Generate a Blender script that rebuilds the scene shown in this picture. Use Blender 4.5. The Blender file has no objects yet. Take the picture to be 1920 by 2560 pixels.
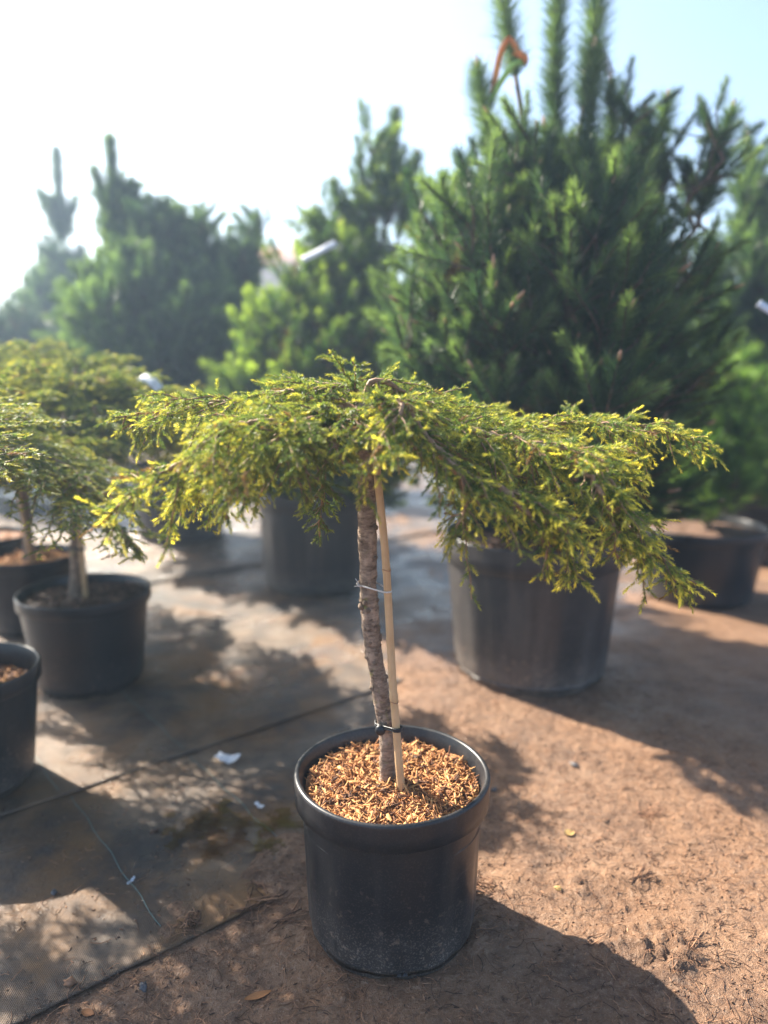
import bpy, math, random
import numpy as np
from mathutils import Vector, Matrix

R = math.radians
rng = np.random.default_rng(7)
random.seed(7)
scene = bpy.context.scene
col = scene.collection

# ------------------------------------------------------------------ camera, sky, sun, exposure
cam_data = bpy.data.cameras.new("camera")
cam_data.sensor_fit = 'VERTICAL'
cam_data.sensor_height = 36.0
cam_data.lens = 26.0
cam_data.clip_start = 0.05
cam_data.clip_end = 2000
cam_data.dof.use_dof = True
cam_data.dof.focus_distance = 1.22
cam_data.dof.aperture_fstop = 1.35
cam_data.dof.aperture_blades = 0
cam = bpy.data.objects.new("camera", cam_data)
cam.location = (0, 0, 1.0)
cam.rotation_euler = (R(90 - 10.7), 0, 0)
col.objects.link(cam)
scene.camera = cam

SUN_EL = 37.5
SUN_DIR = Vector((-0.78, 0.62, 0)).normalized()          # horizontal direction towards the sun
world = bpy.data.worlds.new("World")
scene.world = world
world.use_nodes = True
wn = world.node_tree.nodes
sky = wn.new("ShaderNodeTexSky")
sky.sky_type = 'NISHITA'
sky.sun_disc = False
sky.sun_elevation = R(SUN_EL)
sky.sun_rotation = math.atan2(SUN_DIR.x, SUN_DIR.y)
sky.air_density = 1.0
sky.dust_density = 2.2
sky.ozone_density = 1.6
wn["Background"].inputs[1].default_value = 0.084
world.node_tree.links.new(sky.outputs[0], wn["Background"].inputs[0])

sun_data = bpy.data.lights.new("sun", 'SUN')
sun_data.energy = 5.0
sun_data.angle = R(0.55)
sun_data.color = (1.0, 0.91, 0.77)
sun = bpy.data.objects.new("sun", sun_data)
to_sun = Vector((SUN_DIR.x * math.cos(R(SUN_EL)), SUN_DIR.y * math.cos(R(SUN_EL)), math.sin(R(SUN_EL))))
sun.rotation_euler = to_sun.to_track_quat('Z', 'Y').to_euler()
sun.location = to_sun * 20
col.objects.link(sun)

scene.view_settings.view_transform = 'Standard'
scene.view_settings.look = 'None'
scene.view_settings.exposure = 2.0
scene.view_settings.gamma = 1.0
scene.render.engine = 'CYCLES'
scene.cycles.use_denoising = True
try:
    scene.cycles.denoiser = 'OPENIMAGEDENOISE'
    scene.cycles.denoising_prefilter = 'ACCURATE'
except Exception:
    pass
scene.cycles.max_bounces = 8
scene.cycles.transparent_max_bounces = 8
scene.cycles.sample_clamp_indirect = 6.0

# ------------------------------------------------------------------ helpers
def tag(o, label=None, cat=None, group=None, kind=None):
    if label: o["label"] = label
    if cat: o["category"] = cat
    if group: o["group"] = group
    if kind: o["kind"] = kind
    return o

def empty(name, loc=(0, 0, 0), rz=0.0):
    o = bpy.data.objects.new(name, None)
    o.empty_display_size = 0.05
    o.location = loc
    o.rotation_euler = (0, 0, rz)
    col.objects.link(o)
    return o

def link(name, me, parent=None, loc=None, rot=None, scale=None):
    o = bpy.data.objects.new(name, me)
    col.objects.link(o)
    if parent is not None: o.parent = parent
    if loc is not None: o.location = loc
    if rot is not None: o.rotation_euler = rot
    if scale is not None: o.scale = scale
    return o

def np_mesh(name, verts, tris=None, quads=None, mat=None, colors=None, smooth=False):
    """mesh from numpy arrays, fast"""
    me = bpy.data.meshes.new(name)
    verts = np.asarray(verts, dtype=np.float32)
    loops, starts, n = [], [], 0
    if quads is not None and len(quads):
        q = np.asarray(quads, dtype=np.int32)
        loops.append(q.ravel()); starts.append(np.arange(len(q), dtype=np.int32) * 4); n = len(q) * 4
    if tris is not None and len(tris):
        t = np.asarray(tris, dtype=np.int32)
        loops.append(t.ravel()); starts.append(np.arange(len(t), dtype=np.int32) * 3 + n)
    lv = np.concatenate(loops); ls = np.concatenate(starts)
    me.vertices.add(len(verts)); me.vertices.foreach_set("co", verts.ravel())
    me.loops.add(len(lv)); me.loops.foreach_set("vertex_index", lv)
    me.polygons.add(len(ls)); me.polygons.foreach_set("loop_start", ls)
    if smooth:
        me.polygons.foreach_set("use_smooth", np.ones(len(ls), dtype=bool))
    me.update(calc_edges=True)
    if colors is not None:
        a = me.color_attributes.new("Col", 'FLOAT_COLOR', 'POINT')
        c = np.ones((len(verts), 4), dtype=np.float32); c[:, :3] = colors
        a.data.foreach_set("color", c.ravel())
    if mat: me.materials.append(mat)
    return me

class MB:
    """collects pieces of geometry for one mesh"""
    def __init__(self): self.v, self.q, self.t, self.n = [], [], [], 0
    def add(self, v, q=None, t=None):
        v = np.asarray(v, dtype=float)
        if q is not None and len(q): self.q.append(np.asarray(q) + self.n)
        if t is not None and len(t): self.t.append(np.asarray(t) + self.n)
        self.v.append(v); self.n += len(v)
    def tube(self, pts, rad, sides=6, cap=True, wob=0.0, seed=0):
        pts = np.asarray(pts, float); m = len(pts)
        rad = np.full(m, rad) if np.isscalar(rad) else np.asarray(rad, float)
        tg = np.gradient(pts, axis=0); tg /= np.linalg.norm(tg, axis=1)[:, None] + 1e-12
        ref = np.array([0, 1, 0.0]) if abs(tg[:, 1]).mean() < 0.8 else np.array([1, 0, 0.0])
        a = np.cross(tg, ref); a /= np.linalg.norm(a, axis=1)[:, None] + 1e-12
        b = np.cross(tg, a)
        ang = np.linspace(0, 2 * np.pi, sides, endpoint=False)
        rr = rad[:, None] * np.ones(sides)
        if wob:
            rr = rr * (1 + wob * np.random.default_rng(seed).normal(size=rr.shape))
        v = pts[:, None] + rr[..., None] * (np.cos(ang)[None, :, None] * a[:, None] + np.sin(ang)[None, :, None] * b[:, None])
        i = np.arange(m - 1)[:, None] * sides; j = np.arange(sides)[None]; j2 = (j + 1) % sides
        q = np.stack([i + j, i + j2, i + sides + j2, i + sides + j], -1).reshape(-1, 4)
        v = v.reshape(-1, 3)
        t = []
        if cap:
            v = np.vstack([v, pts[0], pts[-1]])
            jj = np.arange(sides); c0 = m * sides
            t = np.vstack([np.stack([jj * 0 + c0, (jj + 1) % sides, jj], 1),
                           np.stack([jj * 0 + c0 + 1, (m - 1) * sides + jj, (m - 1) * sides + (jj + 1) % sides], 1)])
        self.add(v, q, t)
        return self
    def box(self, c, s, rot=None):
        x, y, z = s[0] / 2, s[1] / 2, s[2] / 2
        v = np.array([[-x, -y, -z], [x, -y, -z], [x, y, -z], [-x, y, -z], [-x, -y, z], [x, -y, z], [x, y, z], [-x, y, z]])
        if rot is not None: v = v @ np.asarray(rot).T
        self.add(v + np.asarray(c), [[0, 3, 2, 1], [4, 5, 6, 7], [0, 1, 5, 4], [1, 2, 6, 5], [2, 3, 7, 6], [3, 0, 4, 7]])
        return self
    def mesh(self, name, mat, smooth=False):
        v = np.vstack(self.v)
        return np_mesh(name, v, np.vstack(self.t) if self.t else None, np.vstack(self.q) if self.q else None, mat, None, smooth)

def spline(pts, n):
    """Catmull-Rom through pts, n samples roughly even in length"""
    p = np.asarray(pts, float)
    p = np.vstack([2 * p[0] - p[1], p, 2 * p[-1] - p[-2]])
    out = []
    for i in range(1, len(p) - 2):
        t = np.linspace(0, 1, 24, endpoint=False)[:, None]
        a, b, c, d = p[i - 1], p[i], p[i + 1], p[i + 2]
        out.append(0.5 * (2 * b + (c - a) * t + (2 * a - 5 * b + 4 * c - d) * t ** 2 + (3 * b - a - 3 * c + d) * t ** 3))
    out = np.vstack(out + [p[-2][None]])
    s = np.concatenate([[0], np.cumsum(np.linalg.norm(np.diff(out, axis=0), axis=1))])
    k = np.linspace(0, s[-1], n)
    return np.stack([np.interp(k, s, out[:, i]) for i in range(3)], 1), s[-1]

_perm = np.random.default_rng(99).random((257, 257))
def vnoise(x, y, f, seed=0):
    x = np.asarray(x) * f + seed * 17.3 + 1000; y = np.asarray(y) * f + seed * 31.7 + 1000
    xi = np.floor(x).astype(int); yi = np.floor(y).astype(int)
    u = x - xi; v = y - yi; u = u * u * (3 - 2 * u); v = v * v * (3 - 2 * v)
    g = lambda a, b: _perm[a % 257, b % 257]
    return (g(xi, yi) * (1 - u) + g(xi + 1, yi) * u) * (1 - v) + (g(xi, yi + 1) * (1 - u) + g(xi + 1, yi + 1) * u) * v - 0.5
def fbm(x, y, f, o=4, seed=0):
    return sum(vnoise(x, y, f * 2 ** i, seed + i) * 0.5 ** i for i in range(o))
def sstep(a, b, x):
    t = np.clip((x - a) / (b - a), 0, 1); return t * t * (3 - 2 * t)
def unit(a): return a / (np.linalg.norm(a, axis=-1, keepdims=True) + 1e-12)

# ------------------------------------------------------------------ materials
class NT:
    def __init__(self, name):
        self.m = bpy.data.materials.new(name); self.m.use_nodes = True
        self.nt = self.m.node_tree; self.nodes = self.nt.nodes
        self.bsdf = self.nodes["Principled BSDF"]; self.out = self.nodes["Material Output"]
    def n(self, t, **kw):
        o = self.nodes.new(t)
        for k, v in kw.items():
            if k == 'inp':
                for kk, vv in v.items():
                    if isinstance(vv, bpy.types.NodeSocket): self.nt.links.new(vv, o.inputs[kk])
                    else: o.inputs[kk].default_value = vv
            else: setattr(o, k, v)
        return o
    def l(self, a, b): self.nt.links.new(a, b)
    def coord(self, which='Object', scale=None):
        c = self.n('ShaderNodeTexCoord').outputs[which]
        if scale:
            mp = self.n('ShaderNodeMapping', inp={'Vector': c, 'Scale': scale}); c = mp.outputs[0]
        return c
    def noise(self, vec, scale, detail=6, rough=0.55, dist=0.0):
        return self.n('ShaderNodeTexNoise', inp={'Vector': vec, 'Scale': scale, 'Detail': detail, 'Roughness': rough, 'Distortion': dist}).outputs['Fac']
    def ramp(self, fac, stops):
        r = self.n('ShaderNodeValToRGB', inp={'Fac': fac}); e = r.color_ramp.elements
        while len(e) < len(stops): e.new(0.5)
        for el, (p, c) in zip(e, stops):
            el.position = p; el.color = (*c, 1) if len(c) == 3 else c
        return r.outputs[0]
    def rng(self, v, a, b, c=0.0, d=1.0):
        return self.n('ShaderNodeMapRange', inp={0: v, 1: a, 2: b, 3: c, 4: d}).outputs[0]
    def mix(self, f, a, b, mode='MIX'):
        x = self.n('ShaderNodeMix', data_type='RGBA', blend_type=mode)
        for s, v in ((x.inputs[0], f), (x.inputs[6], a), (x.inputs[7], b)):
            if isinstance(v, bpy.types.NodeSocket): self.l(v, s)
            else: s.default_value = (*v, 1) if isinstance(v, tuple) and len(v) == 3 else v
        return x.outputs[2]
    def math(self, op, a, b=0.5):
        x = self.n('ShaderNodeMath', operation=op)
        for s, v in ((x.inputs[0], a), (x.inputs[1], b)):
            if isinstance(v, bpy.types.NodeSocket): self.l(v, s)
            else: s.default_value = v
        return x.outputs[0]
    def set(self, **kw):
        names = dict(color='Base Color', rough='Roughness', spec='Specular IOR Level', normal='Normal', metal='Metallic', ior='IOR', coat='Coat Weight', alpha='Alpha', trans='Transmission Weight')
        for k, v in kw.items():
            s = self.bsdf.inputs[names[k]]
            if isinstance(v, bpy.types.NodeSocket): self.l(v, s)
            else: s.default_value = (*v, 1) if isinstance(v, tuple) and len(v) == 3 else v
    def bump(self, h, strength=0.4, dist=0.01):
        return self.n('ShaderNodeBump', inp={'Height': h, 'Strength': strength, 'Distance': dist}).outputs[0]

def foliage_mat(name, trans=0.35, rough=0.45, tint=(1.25, 1.2, 0.5), spec=0.4):
    m = NT(name)
    c = m.n('ShaderNodeAttribute', attribute_name='Col').outputs['Color']
    m.set(color=c, rough=rough, spec=spec)
    tc = m.mix(1.0, c, tint, 'MULTIPLY')
    tr = m.n('ShaderNodeBsdfTranslucent', inp={'Color': tc})
    mx = m.n('ShaderNodeMixShader', inp={0: trans, 1: m.bsdf.outputs[0], 2: tr.outputs[0]})
    m.l(mx.outputs[0], m.out.inputs[0])
    return m.m

def simple(name, c, rough=0.6, spec=0.4, var=0.25, scale=40, bump=0.0):
    m = NT(name); v = m.coord()
    n = m.noise(v, scale)
    lo = tuple(x * (1 - var) for x in c); hi = tuple(min(1, x * (1 + var)) for x in c)
    m.set(color=m.ramp(n, [(0.3, lo), (0.7, hi)]), rough=rough, spec=spec)
    if bump: m.set(normal=m.bump(n, bump, 0.004))
    return m.m

def soil_mat():
    m = NT("soil"); v = m.coord()
    big = m.noise(v, 1.7, 4); mid = m.noise(v, 11, 6, 0.6); fine = m.noise(v, 95, 5, 0.65); grit = m.noise(v, 420, 3, 0.6)
    c = m.ramp(mid, [(0.25, (0.090, 0.047, 0.027)), (0.5, (0.200, 0.108, 0.060)), (0.75, (0.300, 0.178, 0.105))])
    c = m.mix(m.rng(big, 0.42, 0.62), c, m.mix(0.6, c, (0.27, 0.135, 0.060)))
    c = m.mix(m.rng(m.noise(v, 3.3, 6, 0.62, 0.7), 0.50, 0.66, 0, 0.55), c, m.mix(1.0, c, (0.55, 0.50, 0.48), 'MULTIPLY'))      # damp stains
    c = m.mix(m.rng(fine, 0.52, 0.72, 0, 0.60), c, (0.36, 0.245, 0.165))
    c = m.mix(m.rng(fine, 0.45, 0.27, 0, 0.75), c, (0.045, 0.026, 0.018))
    c = m.mix(m.rng(grit, 0.58, 0.70, 0, 0.55), c, (0.44, 0.33, 0.25))
    h = m.math('ADD', m.math('MULTIPLY', mid, 0.6), m.math('ADD', m.math('MULTIPLY', fine, 0.6), m.math('MULTIPLY', grit, 0.25)))
    wet = m.noise(v, 4.2, 5, 0.6)
    m.set(color=c, rough=m.rng(wet, 0.4, 0.62, 0.36, 0.80), spec=0.42, normal=m.bump(h, 1.0, 0.013))
    return m.m

def mat_fabric():
    """black woven ground cloth under a film of dried silt"""
    m = NT("weed_cloth"); v = m.coord()
    w1 = m.n('ShaderNodeTexWave', wave_type='BANDS', bands_direction='X', inp={'Vector': v, 'Scale': 95.0, 'Distortion': 0.4}).outputs['Fac']
    w2 = m.n('ShaderNodeTexWave', wave_type='BANDS', bands_direction='Y', inp={'Vector': v, 'Scale': 95.0, 'Distortion': 0.4}).outputs['Fac']
    weave = m.math('MULTIPLY', w1, w2)
    big = m.noise(v, 1.5, 5, 0.6, 0.6); mid = m.noise(v, 6.5, 7, 0.62, 0.4); fine = m.noise(v, 130, 4, 0.6)
    cloth = m.ramp(weave, [(0.1, (0.016, 0.017, 0.020)), (0.8, (0.060, 0.060, 0.062))])
    silt = m.ramp(mid, [(0.3, (0.075, 0.046, 0.028)), (0.55, (0.165, 0.112, 0.072)), (0.75, (0.25, 0.190, 0.135))])
    silt = m.mix(m.rng(m.noise(v, 2.6, 4, 0.5, 0.8), 0.43, 0.58), silt, (0.20, 0.098, 0.032))
    cover = m.math('ADD', m.rng(big, 0.34, 0.56, 0, 0.62), m.rng(mid, 0.40, 0.62, 0, 0.38))
    cover = m.math('MULTIPLY', cover, m.rng(fine, 0.30, 0.55, 0.72, 1.0))
    c = m.mix(m.rng(cover, 0.20, 0.78, 0.12, 0.95), cloth, silt)
    c = m.mix(m.rng(fine, 0.60, 0.75, 0, 0.35), c, (0.06, 0.045, 0.035))
    wet = m.noise(v, 3.1, 5, 0.6, 0.5)
    h = m.math('ADD', m.math('MULTIPLY', weave, 0.35), m.math('ADD', m.math('MULTIPLY', fine, 0.5), mid))
    m.set(color=c, rough=m.rng(wet, 0.40, 0.60, 0.20, 0.60), spec=0.5, normal=m.bump(h, 0.6, 0.007))
    return m.m

def plastic_pot(name, dust=0.5, seed=0.0, base=(0.018, 0.020, 0.025), coat=0.0):
    m = NT(name); v = m.coord()
    vs = m.n('ShaderNodeMapping', inp={'Vector': v, 'Location': (seed, seed * 2, seed)}).outputs[0]
    z = m.n('ShaderNodeSeparateXYZ', inp={0: v}).outputs[2]
    streak = m.noise(m.n('ShaderNodeMapping', inp={'Vector': vs, 'Scale': (14, 14, 1.3)}).outputs[0], 1.0, 5, 0.6)
    speck = m.noise(vs, 330, 2, 0.5); mid = m.noise(vs, 24, 5, 0.6)
    splash = m.math('MULTIPLY', m.rng(z, 0.13, 0.0, 0.0, 1.0), m.rng(mid, 0.30, 0.62, 0.25, 1.0))   # mud splashed up from the ground
    speckm = m.math('MULTIPLY', m.rng(speck, 0.53, 0.66), m.math('ADD', m.math('MULTIPLY', splash, 0.55), 0.05))
    film = m.math('ADD', m.rng(streak, 0.50, 0.78, 0.0, 0.26), m.math('MULTIPLY', splash, 0.42))
    film = m.math('ADD', m.math('MULTIPLY', film, dust), m.math('MULTIPLY', m.rng(mid, 0.35, 0.7, 0.5, 1.0), coat))
    c = m.mix(film, base, (0.22, 0.18, 0.15))
    drops = m.math('MULTIPLY', m.rng(m.noise(vs, 75, 3, 0.6), 0.60, 0.68), m.math('ADD', m.math('MULTIPLY', m.rng(z, 0.20, 0.02), 0.75), 0.06))
    wipe = m.rng(m.noise(m.n('ShaderNodeMapping', inp={'Vector': vs, 'Rotation': (0.5, 0.4, 0), 'Scale': (9, 9, 60)}).outputs[0], 1.0, 4, 0.6), 0.62, 0.74, 0, 0.22)
    c = m.mix(m.math('MULTIPLY', drops, min(1.0, dust * 1.1)), c, (0.26, 0.19, 0.14))
    c = m.mix(m.math('MULTIPLY', wipe, dust), c, (0.16, 0.15, 0.145))      # scuffs
    c = m.mix(m.math('MULTIPLY', speckm, min(1.0, dust * 1.6)), c, (0.42, 0.36, 0.30))
    m.set(color=c, rough=m.math('ADD', m.rng(film, 0, 0.4, 0.34, 0.62), m.rng(mid, 0.3, 0.7, -0.04, 0.05)), spec=0.5,
          normal=m.bump(m.math('ADD', mid, m.math('MULTIPLY', speckm, 0.5)), 0.12, 0.003))
    return m.m

def bark_mat(name, a, b, moss=0.25):
    m = NT(name); v = m.coord()
    bands = m.noise(m.n('ShaderNodeMapping', inp={'Vector': v, 'Scale': (60, 60, 190)}).outputs[0], 1.0, 5, 0.6)
    blot = m.noise(v, 45, 5, 0.6); f = m.noise(v, 260, 4)
    c = m.ramp(bands, [(0.3, a), (0.7, b)])
    c = m.mix(m.rng(blot, 0.52, 0.66, 0, 0.6), c, tuple(x * 1.5 for x in b))
    c = m.mix(m.rng(blot, 0.43, 0.33, 0, 0.7), c, tuple(x * 0.45 for x in a))
    mo = m.noise(v, 33, 4, 0.6, 0.5)
    c = m.mix(m.rng(mo, 0.60, 0.70, 0, moss), c, (0.20, 0.21, 0.055))
    h = m.math('ADD', bands, m.math('ADD', blot, m.math('MULTIPLY', f, 0.5)))
    m.set(color=c, rough=0.75, spec=0.3, normal=m.bump(h, 0.7, 0.004))
    return m.m

def chip_mat(name, a, b, c3):
    m = NT(name)
    rnd = m.n('ShaderNodeObjectInfo').outputs['Random']
    isl = m.n('ShaderNodeNewGeometry').outputs['Random Per Island']
    k = m.math('FRACT', m.math('ADD', rnd, isl))
    v = m.coord(); g = m.noise(m.n('ShaderNodeMapping', inp={'Vector': v, 'Scale': (60, 700, 400)}).outputs[0], 1.0, 3)
    c = m.ramp(k, [(0.0, tuple(x * 0.4 for x in a)), (0.18, a), (0.45, b), (0.78, c3), (1.0, tuple(min(1, x * 1.35) for x in c3))])
    c = m.mix(m.rng(g, 0.4, 0.65, 0, 0.35), c, a)
    m.set(color=c, rough=0.7, spec=0.3, normal=m.bump(g, 0.3, 0.001))
    return m.m

M = {}
M['soil'] = soil_mat()
M['fabric'] = mat_fabric()
M['pot'] = plastic_pot("pot_plastic", 0.62, 0.0, (0.012, 0.0135, 0.017))
M['pot_dusty'] = plastic_pot("pot_plastic_dusty", 1.0, 3.7, (0.017, 0.0175, 0.021), 0.12)
M['pot_far'] = plastic_pot("pot_plastic_clean", 0.35, 8.1, (0.010, 0.0125, 0.017))
M['juniper'] = foliage_mat("juniper_needles", 0.50, 0.46, (1.25, 1.22, 0.6), 0.4)
M['pine'] = foliage_mat("pine_needles", 0.50, 0.36, (1.3, 1.4, 0.6))
M['bark'] = bark_mat("juniper_bark", (0.105, 0.070, 0.050), (0.36, 0.275, 0.210), 0.8)
M['twig'] = simple("juniper_twig", (0.27, 0.16, 0.095), 0.65, 0.3, 0.35, 130, 0.3)
M['pinebark'] = simple("pine_bark", (0.12, 0.085, 0.065), 0.8, 0.3, 0.4, 60, 0.5)
M['bud'] = simple("pine_bud", (0.44, 0.25, 0.16), 0.55, 0.35, 0.25, 150, 0.2)
M['chip'] = chip_mat("wood_chips", (0.13, 0.058, 0.030), (0.44, 0.190, 0.070), (0.62, 0.325, 0.125))
M['darkmulch'] = chip_mat("old_mulch", (0.070, 0.042, 0.030), (0.16, 0.095, 0.064), (0.24, 0.145, 0.10))
M['litter'] = chip_mat("dead_needles", (0.080, 0.043, 0.028), (0.21, 0.105, 0.060), (0.34, 0.185, 0.105))
M['tie'] = simple("black_rubber", (0.014, 0.014, 0.016), 0.4, 0.5, 0.3, 80)
M['twine'] = simple("white_twine", (0.62, 0.60, 0.58), 0.8, 0.2, 0.15, 600, 0.3)
M['tag'] = simple("white_tag", (0.66, 0.69, 0.74), 0.45, 0.4, 0.04, 30)
M['orange'] = simple("orange_tape", (0.80, 0.25, 0.06), 0.5, 0.4, 0.15, 90)
M['green'] = simple("green_tape", (0.38, 0.66, 0.16), 0.5, 0.4, 0.10, 90)
M['leafy'] = simple("yellow_leaf", (0.40, 0.26, 0.10), 0.55, 0.35, 0.25, 140)
M['stone'] = simple("pebble", (0.10, 0.095, 0.10), 0.6, 0.4, 0.4, 120, 0.3)
M['thread'] = simple("marker_thread", (0.14, 0.22, 0.21), 0.6, 0.3, 0.25, 500, 0.3)
M['brick'] = simple("far_wall", (0.55, 0.47, 0.40), 0.8, 0.2, 0.1, 3)
M['roof'] = simple("far_roof_tiles", (0.50, 0.20, 0.11), 0.75, 0.2, 0.2, 5)
M['pane'] = simple("far_window", (0.04, 0.05, 0.06), 0.15, 0.5, 0.2, 3)

def bamboo():
    m = NT("bamboo"); v = m.coord()
    g = m.noise(m.n('ShaderNodeMapping', inp={'Vector': v, 'Scale': (420, 420, 9)}).outputs[0], 1.0, 4)
    b = m.noise(v, 22, 4)
    c = m.ramp(b, [(0.3, (0.47, 0.30, 0.155)), (0.7, (0.60, 0.42, 0.24))])
    c = m.mix(m.rng(g, 0.58, 0.75, 0, 0.55), c, (0.25, 0.14, 0.07))
    z = m.n('ShaderNodeSeparateXYZ', inp={0: v}).outputs[2]
    c = m.mix(m.rng(z, 0.05, 0.0, 0, 0.7), c, (0.24, 0.20, 0.08))        # damp green foot of the cane
    m.set(color=c, rough=0.5, spec=0.4, normal=m.bump(g, 0.2, 0.002))
    return m.m
M['bamboo'] = bamboo()

def puddle_mat():
    m = NT("puddle_water")
    m.set(color=(0.05, 0.032, 0.018), rough=0.035, ior=1.33, spec=0.5)
    tr = m.n('ShaderNodeBsdfTransparent', inp={'Color': (0.72, 0.60, 0.46, 1)})
    fr = m.n('ShaderNodeFresnel', inp={'IOR': 1.5}).outputs[0]
    gl = m.n('ShaderNodeBsdfGlossy', inp={'Roughness': 0.03})
    nz = m.noise(m.coord(), 60, 3)
    m.l(m.bump(nz, 0.06, 0.004), gl.inputs['Normal'])
    mx = m.n('ShaderNodeMixShader', inp={0: fr, 1: tr.outputs[0], 2: gl.outputs[0]})
    m.l(mx.outputs[0], m.out.inputs[0])
    return m.m
M['puddle'] = puddle_mat()

# ------------------------------------------------------------------ ground
def axis(lo, hi, step, far):
    a = [np.arange(lo, hi, step)]
    s, x, up = step, hi, []
    while x < far: up.append(x); s *= 1.16; x += s
    up.append(far)
    s, x, dn = step, lo - step, []
    while x > -far: dn.append(x); s *= 1.16; x -= s
    dn.append(-far)
    return np.concatenate([np.array(dn[::-1]), a[0], np.array(up)])

MAT_U = np.array([0.78, 0.626]); MAT_U /= np.linalg.norm(MAT_U)         # along the cloth strips
MAT_V = np.array([-MAT_U[1], MAT_U[0]])                                 # across them, away from the camera
EDGE0 = np.array([-0.437, 1.085]) @ MAT_V                               # near edge of the first strip
SEAM = np.array([-0.33, 1.955]) @ MAT_V                                 # overlap with the second strip
CLODS = [(0.475, 1.11, 0.065, 0.020), (0.40, 1.125, 0.035, 0.012), (0.37, 1.285, 0.045, 0.013), (0.45, 1.30, 0.03, 0.009), (0.50, 1.20, 0.02, 0.006)]

def soil_cover(x, y):
    """0 where the cloth lies open, 1 where soil has spread over it"""
    v = x * MAT_V[0] + y * MAT_V[1]
    w = x - (-0.03 + 0.10 * np.clip(y - 1.9, 0, 3)) + 0.22 * fbm(x, y, 2.6, 4, 3)
    near = EDGE0 - v + 0.02 * fbm(x, y, 9, 3, 8)
    far_right = sstep(-0.06, 0.10, w) * (1 - 0.55 * sstep(2.4, 3.4, y))
    near_pot = sstep(0.24, 0.34, 0.60 - np.hypot(x - 0.06, y - 1.20) + 0.20 * fbm(x, y, 6, 4, 5)) 
    return np.maximum(far_right, near_pot), near

def ground_z(x, y):
    c, near = soil_cover(x, y)
    fade = np.exp(-np.maximum(0, np.hypot(x, y - 1.5) - 2.5) / 3)
    z = 0.016 * c * fade + 0.010 * fbm(x, y, 3.0, 3, 1) * fade * (0.3 + 0.7 * c)
    z = z + (0.0060 * fbm(x, y, 22, 3, 2) + 0.0042 * fbm(x, y, 70, 2, 6)) * fade * (0.25 + 0.75 * np.maximum(c, sstep(-0.01, 0.02, near)))
    dp = np.hypot(x - 0.014, y - 1.192)
    z = z + 0.010 * np.exp(-((dp - 0.158) / 0.018) ** 2) * np.clip(0.45 + 2.0 * fbm(x, y, 16, 3, 14), 0, 1.6)
    for cx, cy, r, h in CLODS:
        d = np.hypot(x - cx, (y - cy)) / r
        z = z + h * np.exp(-d * d) * (0.15 + 2.2 * np.abs(fbm(x, y, 42, 3, 11)))
    return z

gx = axis(-1.0, 0.95, 0.0075, 150.0); gy = axis(0.80, 2.35, 0.0075, 150.0)
GX, GY = np.meshgrid(gx, gy)
GZ = ground_z(GX, GY)
nx, ny = len(gx), len(gy)
idx = np.arange(nx * ny).reshape(ny, nx)
q = np.stack([idx[:-1, :-1], idx[:-1, 1:], idx[1:, 1:], idx[1:, :-1]], -1).reshape(-1, 4)
tag(link("ground", np_mesh("ground", np.stack([GX, GY, GZ], -1).reshape(-1, 3), None, q, M['soil'], None, True)), kind="structure")

def gz(x, y): return float(ground_z(np.array([x]), np.array([y]))[0])

def cloth_strip(name, v0, v1, u0, u1, z0, seed, step):
    us = np.arange(u0, u1, step); vs = np.arange(v0, v1 + 1e-6, step)
    U, V = np.meshgrid(us, vs)
    wob = 0.006 * fbm(U, U * 0 + seed, 3, 3, seed)
    V2 = V + wob * (1 - sstep(0, 0.3, V - v0))
    X = U * MAT_U[0] + V2 * MAT_V[0]; Y = U * MAT_U[1] + V2 * MAT_V[1]
    e = V - v0
    Z = z0 + 0.006 * np.abs(fbm(X, Y, 4, 3, seed + 4)) + 0.0018 * fbm(X, Y, 30, 2, seed + 9) + 0.003 * np.exp(-(e / 0.012) ** 2) * (0.4 + vnoise(U, U * 0, 6, seed) + 0.3)
    m_, n_ = U.shape
    top = np.stack([X, Y, Z], -1).reshape(-1, 3); bot = top - [0, 0, 0.0026]
    ii = np.arange(m_ * n_).reshape(m_, n_)
    qq = np.stack([ii[:-1, :-1], ii[:-1, 1:], ii[1:, 1:], ii[1:, :-1]], -1).reshape(-1, 4)
    edge = np.stack([ii[0, :-1] + m_ * n_, ii[0, 1:] + m_ * n_, ii[0, 1:], ii[0, :-1]], -1)
    me = np_mesh(name, np.vstack([top, bot]), None, np.vstack([qq, edge]), M['fabric'], None, True)
    return tag(link(name, me), kind="structure")

strip = cloth_strip("ground_cloth", EDGE0, SEAM + 0.05, -1.2, 1.9, 0.0045, 1, 0.012)
strip_b = cloth_strip("ground_cloth", SEAM, SEAM + 1.65, -2.6, 3.4, 0.0085, 2, 0.02)
strip_c = cloth_strip("ground_cloth", SEAM + 1.60, SEAM + 6.5, -4.5, 6.0, 0.0135, 3, 0.06)

def thread(parent, off, v0, v1, z):
    vs = np.arange(v0, v1, 0.006); u = off + 0.002 * np.sin(vs * 40)
    pts = np.stack([u * MAT_U[0] + vs * MAT_V[0], u * MAT_U[1] + vs * MAT_V[1], np.full(len(vs), z) + 0.0006 * np.sin(vs * 900)], 1)
    # ride on the cloth
    X, Y = pts[:, 0], pts[:, 1]; s = 1 if parent is strip else 2
    pts[:, 2] = z + 0.006 * np.abs(fbm(X, Y, 4, 3, s + 4)) + 0.0018 * fbm(X, Y, 30, 2, s + 9) + 0.0008
    link("marker_thread", MB().tube(pts, 0.0008, 5).mesh("marker_thread", M['thread'], True), parent)
u_th = np.array([-0.427, 1.2105]) @ MAT_U
thread(strip, u_th, EDGE0 + 0.06, SEAM - 0.01, 0.0045)
thread(strip, u_th + 0.30, EDGE0 + 0.10, SEAM - 0.01, 0.0045)
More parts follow.
